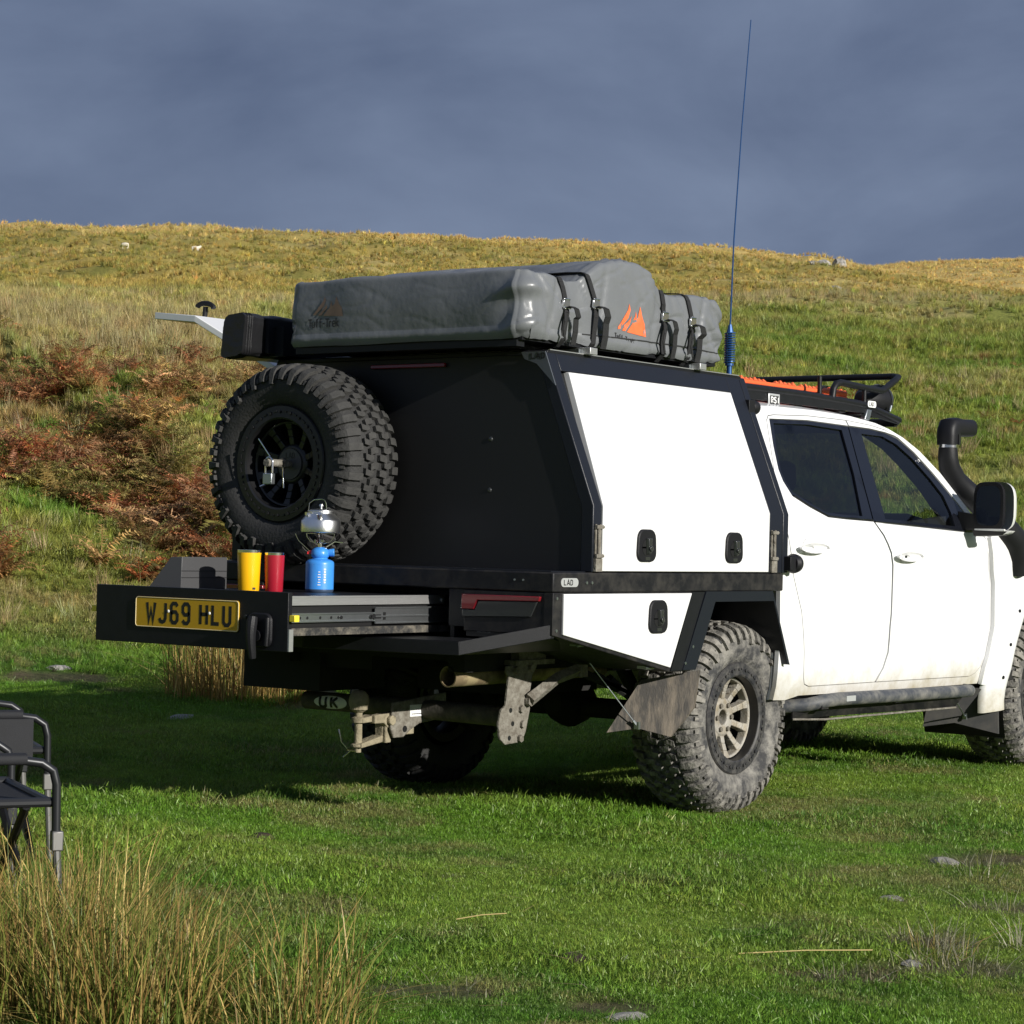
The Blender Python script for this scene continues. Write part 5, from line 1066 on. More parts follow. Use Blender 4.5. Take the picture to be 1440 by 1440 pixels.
# ---- drawer top: tumblers, stove, kettle, black box
ZD=.9112
def tumbler(x,y,h,r0,r1,mat,label,name='tumbler'):
    o=tag(empty(name,(x,y,ZD)),label,'tumbler','insulated tumblers on the drawer')
    m=MB(); m.lathe([(0,0),(r0*.92,0),(r0,.004),(r0+(r1-r0)*.62,h*.62),(r0+(r1-r0)*.66,h*.63),(r1,h*.93),(r1,h-.012),(r1*.98,h-.011)],n=40); m.build('cup',mat,o,sharp=40)
    m=MB(); m.lathe([(r1*.985,h-.0112),(r1*.99,h-.001),(r1*.97,h),(r1*.90,h-.0005),(r1*.88,h-.02)],n=40); m.build('steel_rim',chrome,o)
    m=MB(); m.lathe([(0,h-.008),(r1*.89,h-.008),(r1*.895,h-.004),(r1*.6,h-.003),(0,h-.003)],n=32); m.build('lid',smoke,o)
    m=MB(); m.box((-r0*.30,-r0*.97,.012),(.012,.003,.008),Matrix.Rotation(-.3,3,'Z')); m.build('maker_mark',ink,o) if mat is yellow else None
    return o
tumbler(-1.893,.203,.160,.0405,.0462,yellow,'yellow insulated tumbler with steel rim beside the dark box')
tumbler(-1.838,.122,.152,.034,.0385,redm,'red insulated tumbler with steel rim behind the yellow one')
st=tag(empty('gas_stove',(-1.655,.052,ZD)),'blue gas cartridge camping stove standing on the open drawer','camping stove')
m=MB(); m.lathe([(0,.0),(.050,0),(.0545,.006),(.0552,.012)],n=40); m.build('cartridge_foot',M('blue_steel_dull',(.10,.15,.25),.4,metal=.6),st)
m=MB(); m.lathe([(.0552,.0125),(.0555,.110),(.0545,.118),(.050,.123),(.042,.127),(.030,.130)],n=40); m.build('cartridge',bluem,st,sharp=40)
m=MB()
for k,zz in enumerate((.05,.06,.07,.08,.09,.10)):
    a=R(-118); m.box((.0562*math.cos(a),.0562*math.sin(a),zz-.01),(.0015,.007+.002*(k%2),.006),Matrix.Rotation(a,3,'Z'))
    a=R(-140); m.box((.0562*math.cos(a),.0562*math.sin(a),zz-.02),(.0015,.012-.002*(k%3),.003),Matrix.Rotation(a,3,'Z'))
m.build('cartridge_print',whitep,st)
m=MB(); m.lathe([(.032,.128),(.028,.134),(.034,.139),(.036,.150),(.033,.164),(.024,.172),(.012,.176)],n=28); m.build('valve_head',bluem,st,sharp=40)
m=MB(); a=Vector((.598,-.80,0)); m.tube([a*.03+Vector((0,0,.155)),a*.055+Vector((0,0,.156))],[.013,.016],12); m.build('knob',bluem,st,bevel=.002)
m=MB(); m.hull([(-.022,.02,.150),(-.035,.036,.148),(-.030,.040,.158),(-.018,.024,.166)],[(-.018,.016,.150),(-.03,.033,.148),(-.026,.037,.158),(-.014,.020,.166)]); m.build('red_lever',M('red_plastic',(.6,.03,.03),.4),st)
m=MB(); m.cyl((0,0,.172),(0,0,.192),.009,12); m.lathe([(.010,.19),(.024,.194),(.026,.204),(.020,.208),(0,.209)],n=24); m.build('burner',chrome,st)
m=MB()
for k in range(4):
    a=R(35+90*k); c,s_=math.cos(a),math.sin(a); m.tube([(.012*c,.012*s_,.19),(.040*c,.040*s_,.198),(.052*c,.052*s_,.215),(.055*c,.055*s_,.2285)],.0022,6); m.tube([(.055*c,.055*s_,.2285),(.018*c,.018*s_,.2285)],.0022,6)
m.tube([(-.028,.03,.16),(-.055,.065,.20),(-.063,.075,.226)],.002,6); m.tube([(.02,-.012,.176),(.05,-.03,.198),(.075,-.05,.195)],.003,6)
m.build('pot_support',chrome,st)
kt=tag(empty('kettle',(-1.655,.052,ZD+.2312)),'small silver camping kettle on top of the blue stove','kettle')
m=MB(); m.lathe([(0,0),(.070,0),(.077,.003),(.078,.010),(.0775,.046),(.074,.052),(.060,.068),(.052,.076),(.0515,.082),(.0535,.084),(.053,.087),(.046,.087)],n=48); m.build('kettle_body',kettle_m,kt,sharp=35)
m=MB(); m.lathe([(.0455,.088),(.040,.091),(.012,.094),(0,.094)],n=32); m.lathe([(.004,.094),(.005,.100),(.009,.106),(.007,.112),(0,.113)],n=14); m.build('lid',kettle_m,kt)
m=MB(); a=Vector((-.3,.1,0)).normalized(); a=Vector((-.8,-.6,0)); m.tube([a*.062+Vector((0,0,.056)),a*.080+Vector((0,0,.064)),a*.092+Vector((0,0,.074))],[.013,.010,.008],12); m.build('spout',kettle_m,kt)
m=MB(); l=Vector((-.598,.80,0)); m.tube([l*.050+Vector((0,0,.074)),l*.046+Vector((0,0,.115)),l*.028+Vector((0,0,.128)),l*.0+Vector((0,0,.131)),l*-.012+Vector((0,0,.128)),l*-.018+Vector((0,0,.115)),l*-.022+Vector((0,0,.083))],.0022,6)
for q in (.050,.030): m.box(l*q+Vector((-.03,-.02,.073)),(.012,.010,.012))
m.build('bail_handle',chrome,kt)
bx=tag(empty('storage_box',(-1.89,.5,ZD)),'dark folding box with grooved side at the far end of the drawer','box')
m=MB(); y0=-.05
m.hull([(-.121,y0,0),(.133,y0,0),(.133,y0,.126),(-.118,y0,.126)],[(-.15,.10,0),(.133,.10,0),(.133,.01,.124),(-.118,.01,.124)]); m.build('box_shell',cargo_grey,bx,bevel=.002)
m=MB(); m.bb((-.119,y0-.0012,.044),(.132,y0-.0004,.0465)); m.bb((-.119,y0-.0012,.070),(.132,y0-.0004,.0725)); m.build('box_groove',ink,bx)
pk=tag(empty('padlock',(-1.599,.385,1.328)),'steel padlock hanging from the spare wheel clamp','padlock')
m=MB(); m.box((0,0,.026),(.024,.048,.046)); m.build('lock_body',steel,pk,bevel=.004)
m=MB(); m.tube([(0,-.018,.045),(0,-.019,.092)]+[(0,-.019*math.cos(R(a)),.092+.020*math.sin(R(a))) for a in range(15,166,15)]+[(0,.019,.092),(0,.018,.045)],.0042,8); m.build('shackle',chrome,pk)
m=MB(); m.cyl((-.004,.012,.004),(-.012,.034,-.006),.005,8); m.build('lock_key_cover',chrome,pk)
# ---- camp chairs
def chair(x,y,rz,label):
    o=tag(empty('camp_chair',(x,y,gz(x,y)),rz),label,'camp chair','black folding camp chairs')
    m=MB(); m.grid(lambda u,v:(-.23+.46*u,-.27+.54*v,.392-.016*math.sin(PI*v)*math.sin(PI*u)-.004*math.cos(PI*u*2)),12,12); m.build('seat',fabric,o,solid=.008,sharp=180)
    m=MB(); m.cyl((-.22,-.275,.39),(.24,-.275,.39),.014,10); m.cyl((-.22,.275,.39),(.24,.275,.39),.014,10); m.cyl((.235,-.27,.388),(.235,.27,.388),.013,10); m.build('seat_rail',tubem,o)
    m=MB(); m.grid(lambda u,v:(-.27-.05*v-.02*math.sin(PI*u),-.26+.52*u,.55+.27*v),10,8); m.build('backrest',fabric,o,solid=.01,sharp=180)
    for sg in(-1,1):
        y_=sg*.29
        m=MB(); m.tube([(-.31,y_,.84),(-.27,y_,.60),(-.25,y_,.50),(-.22,y_,.30)],.013,10); m.build('back_upright',tubem,o,sharp=60)
        m=MB(); m.tube([(-.26,y_,.505),(-.1,y_,.508),(.15,y_,.508),(.205,y_,.500),(.238,y_,.478),(.248,y_,.44),(.25,y_,.30)],.0125,12); m.build('arm_frame',tubem,o,sharp=60)
        m=MB(); m.grid(lambda u,v:(-.24+.40*v,y_+.030*math.copysign(abs(math.cos(2*PI*u))**.6,math.cos(2*PI*u)),.512+.016*math.copysign(abs(math.sin(2*PI*u))**.6,math.sin(2*PI*u))),16,5,True); m.build('arm_pad',fabric,o,sharp=60)
        m=MB(); m.box((.252,y_,.285),(.032,.032,.055)); m.build('joint_block',legm if sg<0 else tubem,o,bevel=.004); m=MB(); m.box((-.222,y_,.285),(.032,.032,.055)); m.build('joint_block',tubem,o,bevel=.004)
        m=MB(); m.tube([(.252,y_,.27),(.268,y_+sg*.0,.01)],.0115,10); m.build('leg',legm,o)
        m=MB(); m.tube([(-.222,y_,.27),(-.26,y_,.01)],.0115,10); m.build('leg',legm,o)
    for sx in(-1,1):
        xx=.17*sx
        m=MB(); m.tube([(xx,-.27,.38),(xx+.01,.27,.02)],.013,8); m.build('cross_leg',powder,o)
        m=MB(); m.tube([(xx+.03,.27,.38),(xx+.04,-.27,.02)],.013,8); m.build('cross_leg',powder,o)
    return o
ca=chair(-3.93-.248*math.cos(R(-28.7))+0*.29,-.99+.248*.48+0,R(-28.7),'nearer black camp chair with bare seat at the left edge')
fx,fy=math.cos(R(-28.7)),math.sin(R(-28.7)); lx,ly=-fy,fx
ca.location=(-4.02-.25*fx+.29*lx,-1.10-.25*fy+.29*ly,0); ca.location.z=gz(ca.location.x,ca.location.y)
cb=copy_tree(ca); cb['label']='farther black camp chair with a fabric pocket hung under its arm'
cb.rotation_euler=(0,0,R(-33)); cb.location=(-3.02-.25*fx+.29*lx,.03-.25*fy+.29*ly,0); cb.location.z=gz(cb.location.x,cb.location.y)
m=MB(); m.grid(lambda u,v:(-.22+.415*u,-.325-.012*math.sin(PI*u),.50-.15*v+.006*math.sin(9*u)*v),14,8); m.build('side_pocket',fabric,cb,solid=.02,sharp=180)
# ---- sheep on the far hill
def sheep(d,t,rz,label,head_up):
    x,y=cart(np.array([d]),np.array([t])); x=float(x[0]);y=float(y[0])
    nodes=[(-.45,0,.62,.24),(-.15,0,.64,.31),(.2,0,.64,.30),(.42,0,.68,.22),(.58,0,.86 if head_up else .5,.13),(.78,0,.92 if head_up else .34,.085)]
    bm=bmesh.new(); V=[bm.verts.new(n[:3]) for n in nodes]; rad=[n[3] for n in nodes]
    for a,b in zip(V,V[1:]): bm.edges.new((a,b))
    for root,px,py in ((1,-.38,.14),(1,-.38,-.14),(2,.30,.13),(2,.30,-.13)):
        k=bm.verts.new((px,py,.42)); f=bm.verts.new((px+.02,py,.2)); g=bm.verts.new((px,py,.0)); rad+=[.10,.05,.04]
        bm.edges.new((V[root],k)); bm.edges.new((k,f)); bm.edges.new((f,g))
    for s_ in(-1,1):
        e=bm.verts.new((.62,s_*.13,.95 if head_up else .52)); rad.append(.03); bm.edges.new((V[4],e))
    me=bpy.data.meshes.new('sheep'); bm.to_mesh(me); bm.free()
    o=bpy.data.objects.new('sheep',me); COL.objects.link(o)
    sk=o.modifiers.new('skin','SKIN'); o.modifiers.new('sub','SUBSURF').render_levels=2
    for v,r_ in zip(me.skin_vertices[0].data,rad): v.radius=(r_,r_)
    me.skin_vertices[0].data[1].use_root=True
    dg=bpy.context.evaluated_depsgraph_get(); me2=bpy.data.meshes.new_from_object(o.evaluated_get(dg)); o.modifiers.clear(); o.data=me2; me2.materials.clear(); me2.materials.append(woolm); smooth(me2,180)
    o.location=(x,y,gz(x,y)-.02); o.scale=(.65,.65,.65); o.rotation_euler=(0,0,rz); tag(o,label,'sheep','sheep grazing on the far hill'); return o
sheep(208,-9.76,R(110),'pale sheep grazing head down near the hill top',False)
sheep(188,-8.04,R(-50),'small white sheep with raised head, right of the grazing one',True)
# ---- rocks and stones
def rock(name,x,y,s,label,cat,mat,seed,zoff=0,rz=0,flat=1,grp=None,sub=3):
    bm=bmesh.new(); bmesh.ops.create_icosphere(bm,subdivisions=sub,radius=1)
    for v in bm.verts:
        c=v.co.copy(); n=mnoise.noise(c*1.1+Vector((seed,0,0)))*.35+mnoise.noise(c*2.7+Vector((0,seed,0)))*.18+(abs(mnoise.noise(c*1.6+Vector((0,0,seed))))-.2)*-.3
        v.co=c*(1+n); 
        for ax in range(3):
            q=v.co[ax]; v.co[ax]=q*.75+round(q*2.2)/2.2*.25
    me=bpy.data.meshes.new(name); bm.to_mesh(me); bm.free(); me.materials.append(mat); smooth(me,28)
    o=bpy.data.objects.new(name,me); COL.objects.link(o); o.scale=s; o.rotation_euler=(.1,.08,rz); o.location=(x,y,gz(x,y)+zoff); tag(o,label,cat,grp); return o
def pos(d,t): 
    x,y=cart(np.array([float(d)]),np.array([float(t)])); return float(x[0]),float(y[0])
FR='grey rocks on the far hillside'
for d,t,s,lb,sd_ in ((262,7.60,(1.6,1.2,.95),'largest grey rock of the outcrop on the hill right of the antenna',1),(260,8.0,(.8,.8,.95),'upright grey rock at the outcrop\'s right end',5),(259,7.36,(.7,.6,.45),'small pale rock at the outcrop\'s left end',9),(165,7.22,(.7,.6,.4),'low rock on the hill below the outcrop',13),(162,7.9,(.8,.6,.32),'flat half buried rock right of the low rock',17)):
    x,y=pos(d,t); rock('rock',x,y,s,lb,'rock',rockm,sd_,.15,.5,1,FR)
GS='pale stones lying in the grass'
for x,y,s,lb,sd_ in ((1.545,3.998,(.10,.07,.03),'pale flat stone in the shaded grass left of the tow bar',3),(2.9,6.5,(.13,.05,.03),'pale long stone at the edge of the truck shadow',6),(-1.65,-2.444,(.045,.03,.018),'pale stone in sunny grass below the rear wheel',8),(-.666,-2.151,(.055,.04,.026),'grey stone on bare soil at the right edge',11),(-3.77,-2.831,(.06,.04,.018),'grey stone at the bottom edge of the lawn',15),(-2.6,-3.0,(.04,.03,.014),'small grey stone beside the dry tuft',19),(-.5,-2.6,(.05,.04,.02),'dark edged stone near the right side of the lawn',23)):
    rock('stone',x,y,s,lb,'stone',stonem,sd_,-.002,sd_,1,GS,2)
for x,y,lb,sd_ in ((-2.058,-.059,'dark sheep droppings on the grass below the tow bar',2),(-3.3,-2.35,'dark lump of dung by the bare soil',4)):
    rock('dung',x,y,(.05,.04,.022),lb,'dung',M('dung_brown',(.045,.03,.018),.9,bump=.6,bs=80) if 'dung_brown' not in MATS else MATS['dung_brown'],sd_,.006,0,1,None,2)
for (x0,y0),(x1,y1),lb in (((-2.90,-2.62),(-2.71,-2.93),'long yellow straw lying on the lawn at the lower right'),((-3.05,-1.75),(-2.98,-1.88),'short yellow straw lying in the middle of the lawn')):
    o=tag(empty('straw',((x0+x1)/2,(y0+y1)/2,gz((x0+x1)/2,(y0+y1)/2)+.035)),lb,'straw'); m=MB(); dx,dy=(x1-x0)/2,(y1-y0)/2; m.tube([(-dx,-dy,-.012),(0,0,.004),(dx,dy,.012)],.0017,6); m.build('stalk',M('straw_yellow',(.62,.48,.20),.6) if 'straw_yellow' not in MATS else MATS['straw_yellow'],o)
# ================================================================ VEGETATION
def leaf_mat(name,inst=True,trans=.35):
    m=bpy.data.materials.new(name); m.use_nodes=True; t=m.node_tree; t.nodes.clear(); MATS[name]=m; L=t.links.new
    o=N(t,'ShaderNodeOutputMaterial'); a=N(t,'ShaderNodeAttribute',attribute_name='tint'); a.attribute_type='INSTANCER' if inst else 'GEOMETRY'
    b=N(t,'ShaderNodeAttribute',attribute_name='shade'); sc=N(t,'ShaderNodeVectorMath',operation='SCALE'); L(a.outputs['Color'],sc.inputs[0]); L(b.outputs['Fac'],sc.inputs['Scale'])
    d=N(t,'ShaderNodeBsdfDiffuse'); tr=N(t,'ShaderNodeBsdfTranslucent'); g=N(t,'ShaderNodeBsdfGlossy'); g.inputs['Roughness'].default_value=.45; g.inputs[0].default_value=(.6,.6,.5,1)
    L(sc.outputs[0],d.inputs[0]); L(sc.outputs[0],tr.inputs[0]); x=N(t,'ShaderNodeMixShader'); x.inputs[0].default_value=trans; L(d.outputs[0],x.inputs[1]); L(tr.outputs[0],x.inputs[2])
    y=N(t,'ShaderNodeMixShader'); y.inputs[0].default_value=.05; L(x.outputs[0],y.inputs[1]); L(g.outputs[0],y.inputs[2]); L(y.outputs[0],o.inputs[0]); return m
leafm=leaf_mat('grass_blade'); leafown=leaf_mat('rush_blade',False,.25)
class BL:
    def __init__(s): s.v=[];s.f=[];s.c=[];s.t=[]
    def blade(s,p,az,h,lean,w_,segs=3,curl=1.6,shade=1.0,tint=None,drop=0):
        dx,dy=math.cos(az),math.sin(az); px,py=-dy,dx; o=len(s.v); 
        face=random.uniform(-.9,.9); wx,wy=px*math.cos(face)-dx*math.sin(face)*0+dx*math.sin(face),py*math.cos(face)+dy*math.sin(face)
        for i in range(segs+1):
            k=i/segs; r_=lean*k**curl; z=h*(k-drop*k*k); ww=w_*(1-k)**.6/2
            c=(p[0]+dx*r_,p[1]+dy*r_,p[2]+z)
            if i<segs: s.v+=[(c[0]-wx*ww,c[1]-wy*ww,c[2]),(c[0]+wx*ww,c[1]+wy*ww,c[2])]; n=2
            else: s.v.append(c); n=1
            s.c+=[shade]*n
            if tint is not None: s.t+=[tint]*n
        for i in range(segs-1): s.f.append((o+2*i,o+2*i+1,o+2*i+3,o+2*i+2))
        s.f.append((o+2*segs-2,o+2*segs-1,o+2*segs))
    def mesh(s,name,mat):
        me=bpy.data.meshes.new(name); me.from_pydata(s.v,[],s.f); me.update(); a=me.attributes.new('shade','FLOAT','POINT'); a.data.foreach_set('value',s.c)
        if s.t:
            q=me.color_attributes.new('tint','FLOAT_COLOR','POINT'); q.data.foreach_set('color',np.concatenate([np.array(s.t),np.ones((len(s.t),1))],1).astype(np.float32).ravel())
        me.materials.append(mat); smooth(me,180); return me
def proto_coll(name,meshes):
    c=bpy.data.collections.new(name)
    for i,me in enumerate(meshes): c.objects.link(bpy.data.objects.new('%s_%02d'%(name,i),me))
    return c
def scatter(name,label,pts,rot,scl,idx,rgb,coll):
    n=len(pts); me=bpy.data.meshes.new(name); me.vertices.add(n); me.vertices.foreach_set('co',pts.astype(np.float32).ravel())
    for nm,ty,ar,key in (('rot','FLOAT_VECTOR',rot,'vector'),('scl','FLOAT_VECTOR',scl,'vector'),('idx','INT',idx,'value'),('tint','FLOAT_COLOR',np.concatenate([rgb,np.ones((n,1))],1),'color')):
        a=me.attributes.new(nm,ty,'POINT'); a.data.foreach_set(key,ar.astype(np.int32 if ty=='INT' else np.float32).ravel())
    me.update(); o=bpy.data.objects.new(name,me); COL.objects.link(o); o['kind']='stuff'; o['label']=label; o['category']='grass' if 'bracken' not in name else 'bracken'
    g=bpy.data.node_groups.new(name+'_spread','GeometryNodeTree'); g.interface.new_socket('Geometry',in_out='INPUT',socket_type='NodeSocketGeometry'); g.interface.new_socket('Geometry',in_out='OUTPUT',socket_type='NodeSocketGeometry')
    gi=g.nodes.new('NodeGroupInput'); go=g.nodes.new('NodeGroupOutput'); ip=g.nodes.new('GeometryNodeInstanceOnPoints'); ci=g.nodes.new('GeometryNodeCollectionInfo')
    ci.inputs['Collection'].default_value=coll; ci.inputs['Separate Children'].default_value=True; ci.inputs['Reset Children'].default_value=True
    ip.inputs['Pick Instance'].default_value=True
    def na(nm,dt):
        q=g.nodes.new('GeometryNodeInputNamedAttribute'); q.data_type=dt; q.inputs['Name'].default_value=nm; return q.outputs['Attribute']
    g.links.new(gi.outputs[0],ip.inputs['Points']); g.links.new(ci.outputs[0],ip.inputs['Instance']); g.links.new(na('idx','INT'),ip.inputs['Instance Index'])
    g.links.new(na('rot','FLOAT_VECTOR'),ip.inputs['Rotation']); g.links.new(na('scl','FLOAT_VECTOR'),ip.inputs['Scale']); g.links.new(ip.outputs[0],go.inputs[0])
    md=o.modifiers.new('spread','NODES'); md.node_group=g; return o
def turf_proto(nb,rad,h,w_,lean,segs=2,seed=0):
    random.seed(seed); b=BL()
    for _ in range(nb):
        a=random.uniform(0,2*PI); r_=rad*math.sqrt(random.random()); hh=h*random.uniform(.45,1.1)
        b.blade((r_*math.cos(a),r_*math.sin(a),-.08*h),random.uniform(0,2*PI),hh,hh*random.uniform(.1,lean),w_*random.uniform(.7,1.2),segs,1.5,random.choice((.7,.85,1,1,1.15,1.3)),None,random.uniform(0,.25))
    return b.mesh('turf_tuft',leafm)
short=proto_coll('turf_tufts',[turf_proto(40,.072,.016,.0028,1.6,2,i) for i in range(5)])
tall=proto_coll('grass_tufts',[turf_proto(34,.20,.9,.045,.75,3,20+i) for i in range(5)])
straw=proto_coll('straw_tufts',[turf_proto(46,.26,1.0,.022,.55,3,40+i) for i in range(4)])
def bracken_proto(seed):
    random.seed(seed); b=BL()
    for k in range(random.randint(5,7)):
        az=2*PI*k/6+random.uniform(-.5,.5); Ln=random.uniform(.6,1.0); sh=random.choice((.7,.9,1.05,1.25)); lift=random.uniform(.8,1.5)
        dx,dy=math.cos(az),math.sin(az); rp=lambda q:(dx*Ln*(.15*q+.75*q**1.6),dy*Ln*(.15*q+.75*q**1.6),Ln*lift*(1.25*q-.75*q*q))
        for j in range(15):
            q=.18+.8*j/15; p=rp(q); w_=.22*Ln*(1-q)**.7+.02
            for s_ in(-1,1): b.blade(p,az+s_*random.uniform(1.0,1.5),random.uniform(-.06,.05),w_,.030+.03*(1-q),2,1.0,sh*random.uniform(.8,1.2))
        o=len(b.v)
        for j in range(5): 
            p=rp(j/4); b.v+=[(p[0]-dy*.006,p[1]+dx*.006,p[2]),(p[0]+dy*.006,p[1]-dx*.006,p[2])]; b.c+=[.7,.7]
        b.f+=[(o+2*j,o+2*j+1,o+2*j+3,o+2*j+2) for j in range(4)]
    return b.mesh('bracken_plant',leafm)
brk=proto_coll('bracken_plants',[bracken_proto(60+i) for i in range(6)])
def put(d,t,zs,coln,hue=.16,tilt=.18,rgbf=None,name='',label='',smin=.7,smax=1.3,aspect=(.8,1.3)):
    x,y=cart(d,t); z=terrain(x,y); n=len(d)
    rot=np.stack([rng.normal(0,tilt,n),rng.normal(0,tilt,n),rng.uniform(0,2*PI,n)],1)
    s_=zs*rng.uniform(smin,smax,n); scl=np.stack([s_,s_,s_*rng.uniform(*aspect,n)],1)
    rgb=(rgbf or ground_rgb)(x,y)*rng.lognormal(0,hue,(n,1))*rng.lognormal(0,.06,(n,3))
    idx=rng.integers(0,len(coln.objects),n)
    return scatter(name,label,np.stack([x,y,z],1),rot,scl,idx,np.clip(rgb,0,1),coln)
# short turf round the truck
n=165000; d=3.4+22.6*rng.random(n)**1.3; t=np.where(rng.random(n)<.9,rng.uniform(-15,15,n),rng.uniform(-34,34,n))
x,y=cart(d,t); keep=(rng.random(n)>.9*soil(x,y))&(fbm(x*.9+5,y*.9,61)*.55+fbm(x*6,y*6,51,3)*.45<.72)
d,t=d[keep],t[keep]; x,y=cart(d,t); hgt=.75+.75*step(.4,.7,fbm(x*1.1,y*1.1,71))
put(d,t,(hgt*(.80+.2*step(6,9,d)+step(9,26,d)*.9)),short,.20,.2,None,'turf_grass','short green turf around the truck',.7,1.3,(.7,1.4))
# meadow grass on the slopes
n=105000; d=16.5+58.5*rng.random(n)**.95; t=rng.uniform(-21,21,n); x,y=cart(d,t); k=.10+.10*step(17,30,d)+.08*step(40,75,d)
put(d,t,k*(.6+.9*fbm(x*.6,y*.6,81)),tall,.24,.25,None,'slope_grass','rough meadow grass covering the slopes',.7,1.3,(.7,1.2))
# far hill
n=125000; d=62+440*rng.random(n)**1.5; t=rng.uniform(-19,19,n); d[:16000]=rng.uniform(480,1000,16000); t[:16000]=rng.uniform(6.5,16,16000); x,y=cart(d,t); k=.28+.45*step(60,320,d)+.9*step(480,800,d)
for sd_,st_ in ((208,-9.76),(188,-8.04)):
    kp=~((np.abs(d-sd_+6)<9)&(np.abs(t-st_)<.7)); d,t,k=d[kp],t[kp],k[kp]
x,y=cart(d,t)
put(d,t,k*(.5+1.0*fbm(x*.3,y*.3,91)),tall,.22,.3,None,'hill_grass','golden rough grass on the far hill',.7,1.3,(.55,1.0))
# tall straw grass along the first crest
def straw_rgb(x,y): return np.zeros(x.shape+(3,))+np.array((.44,.36,.17))
d=np.concatenate([rng.uniform(38,46,1100),rng.uniform(82,92,500),rng.uniform(18,60,1700)]); t=np.concatenate([rng.uniform(-16,-2.4,1100),rng.uniform(2.5,16,500),np.where(rng.random(1700)<.6,rng.uniform(-17,-2,1700),rng.uniform(2,17,1700))]); x,y=cart(d,t); kp=(fbm(x*.35,y*.35,101)+.16*(d<75)*(t<-10.5)>.50); d,t=d[kp],t[kp]; x,y=cart(d,t)
put(d,t,(.40+.002*(d-36).clip(-16,40))*(.6+.8*fbm(x*.5,y*.5,111)),straw,.16,.15,straw_rgb,'straw_grass','tall straw coloured grass along the crest',.6,1.2,(.8,1.2))
# bracken on the left bank
def brk_rgb(x,y):
    c=np.zeros(x.shape+(3,))+np.array((.53,.17,.07)); q=fbm(x*.8,y*.8,121); c=mixc(c,(.47,.29,.11),step(.48,.6,q)); c=mixc(c,(.30,.30,.07),step(.44,.32,q)*1.0); c=mixc(c,(.42,.24,.13),rng.random(x.shape)*.8); c=mixc(c,(.26,.25,.06),step(.8,.9,rng.random(x.shape))); return c
n=9000; d=rng.uniform(20.5,39,n); t=rng.uniform(-19,-1,n); x,y=cart(d,t); dg=bank_line(t); q=fbm(x*.42,y*.42,131)*.5+.5*fbm(x*1.2,y*1.2,133)
kp=(q-.30*step(dg-.6,dg+.2,d)*step(dg+3.4,dg+2.6,d)-.10*step(dg+2.4,dg+3.4,d)-.14*step(24,20.5,d)-.3*step(37.5,39,d)>.436); d,t=d[kp],t[kp]
put(d,t,.46*np.ones(len(d)),brk,.30,.25,brk_rgb,'bracken_cover','rust brown autumn bracken on the left bank',.55,1.2,(.7,1.1))
n=420; d=rng.uniform(24,60,n); t=rng.uniform(7.5,16,n); x,y=cart(d,t); kp=fbm(x*.3,y*.3,141)>.53; d,t=d[kp],t[kp]
put(d,t,.42*np.ones(len(d)),brk,.25,.22,brk_rgb,'bracken_scatter','scattered rust brown bracken on the right slope',.5,1.1,(.7,1.1))
# ---- rush clumps: each one a plant
def rush(x,y,nb,h,rad,lean,label,pal,name='rush_clump',w_=.0048,grp='rush clumps in the foreground'):
    b=BL()
    for k in range(nb):
        a=random.uniform(0,2*PI); r_=rad*math.sqrt(random.random()); hh=h*(.28+.85*random.random()**1.5)
        az=a+random.gauss(0,.8); dead=random.random()
        tint=random.choice(pal); q=random.uniform(.75,1.25); tint=[c*q for c in tint]
        ln=hh*abs(random.gauss(.2,lean)); az+=random.gauss(0,.5); px,py=r_*math.cos(a),r_*math.sin(a)
        if dead<.20: ln=hh*random.uniform(.8,1.8); hh*=random.uniform(.35,.75)
        b.blade((px,py,-.02),az,hh,ln,w_*random.uniform(.7,1.25),5,random.uniform(1.3,2.4),random.uniform(.8,1.15),tint,random.uniform(0,.18) if dead>=.20 else .45)
    me=b.mesh(name,leafown); o=bpy.data.objects.new(name,me); COL.objects.link(o); o.location=(x,y,gz(x,y)); tag(o,label,'rushes',grp); return o
G1=(.11,.16,.025);G2=(.20,.22,.045);S1=(.60,.44,.15);S2=(.42,.28,.09);S3=(.27,.16,.055);GR=(.36,.34,.24)
FG=[G1,G1,G1,G2,G2,G2,G2,S1,S1,S2,S2,S3]
random.seed(5)
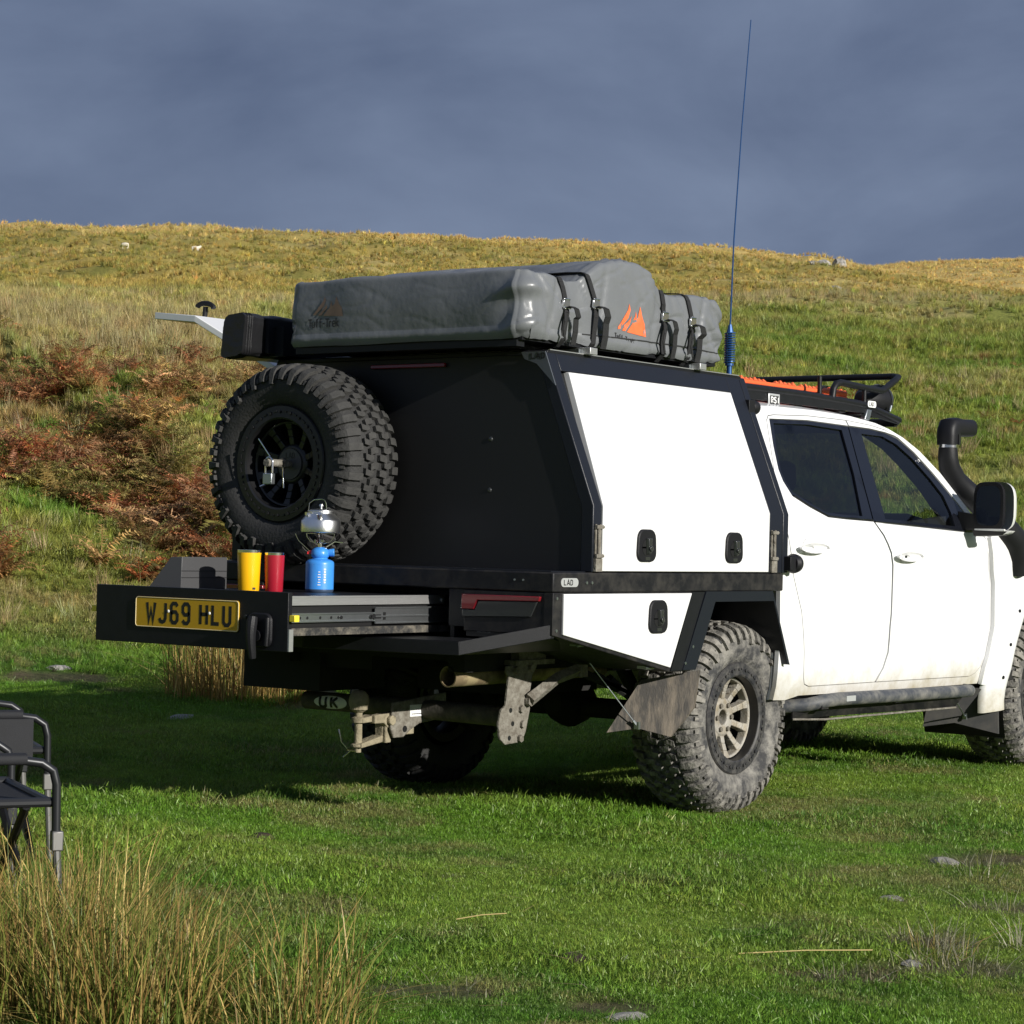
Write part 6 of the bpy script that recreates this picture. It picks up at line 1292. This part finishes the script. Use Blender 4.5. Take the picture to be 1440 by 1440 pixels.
for x,y,nb,h,rd,lb in ((-3.86,-1.05,380,.38,.17,'tall yellow rush clump right in front of the chair legs'),(-4.05,-.62,300,.38,.17,'rush clump at the left edge beside the chair'),(-3.98,-1.36,260,.28,.16,'straw rush clump right of the chair, farthest from the camera'),(-4.35,-1.50,520,.40,.19,'thick green rush clump in the lower left corner area'),(-4.62,-1.70,520,.40,.19,'dense rush clump at the bottom left edge'),(-4.42,-1.86,420,.34,.19,'straw and green rush clump in the bottom middle left'),(-4.62,-2.02,420,.34,.18,'rush clump with fallen straws at the bottom edge'),(-4.26,-2.22,170,.33,.12,'outermost rush clump leaning to the right'),(-4.75,-1.40,420,.42,.18,'rush clump hugging the very left corner'),(-4.46,-2.40,130,.24,.15,'thin low rush clump at the bottom centre')):
    rush(x,y,int(nb*2.4),h*.93,rd*1.2,.50,lb,FG)
rush(2.86,4.70,1300,.95,.52,.34,'tall dry rush clump in the shade behind the drawer',[S2,S2,S1,G2,S3],w_=.0065,grp=None)
rush(-2.44,-3.00,150,.15,.09,.9,'spiky dry grass tuft at the lower right of the lawn',[GR,GR,S1,G2],'dry_tuft',.0034,'dry tufts on the lawn')
rush(-2.16,-3.16,110,.13,.09,.9,'dry grey tuft at the right edge of the lawn',[GR,GR,G2],'dry_tuft',.0034,'dry tufts on the lawn')
rush(-1.0,-2.45,90,.14,.08,.6,'small upright grass tuft beside the bare soil at right',[GR,G2,G1],'dry_tuft',.0034,'dry tufts on the lawn')
for x,y,nb,h,rd,lb in ((-2.62,-3.12,260,.085,.15,'low grey mat of dead grass left of the spiky tuft'),(-2.30,-2.86,220,.075,.13,'low grey mat of dead grass behind the spiky tuft'),(-1.55,-2.80,240,.08,.16,'grey dead grass patch above the spiky tuft at the right edge'),(-2.95,-3.02,200,.07,.12,'small grey dead grass patch nearest the long straw'),(-.72,-2.28,180,.08,.12,'thin grey grass around the grey stone on bare soil'),(-3.82,-2.30,240,.06,.16,'dead straw mat beside the bare soil in the lawn middle')):
    rush(x,y,nb,h,rd,1.0,lb,[GR,GR,(.30,.26,.17),G2],'dead_grass_patch',.0030,'dead grass patches on the lawn')
# loose straws pressed into the lawn
b=BL(); random.seed(9)
for k in range(420):
    d=random.uniform(4.6,13); t=random.uniform(-14,14); x,y=pos(d,t); b.blade((x,y,gz(x,y)+.022+random.random()*.012),random.uniform(0,2*PI),random.uniform(-.005,.012),random.uniform(.03,.14),.0030,3,1.0,1,[c*random.uniform(.7,1.1) for c in (.50,.42,.24)])
o=bpy.data.objects.new('straw_litter',b.mesh('straw_litter',leafown)); COL.objects.link(o); o['kind']='stuff'; o['label']='loose dry straws scattered over the lawn'; o['category']='straw litter'
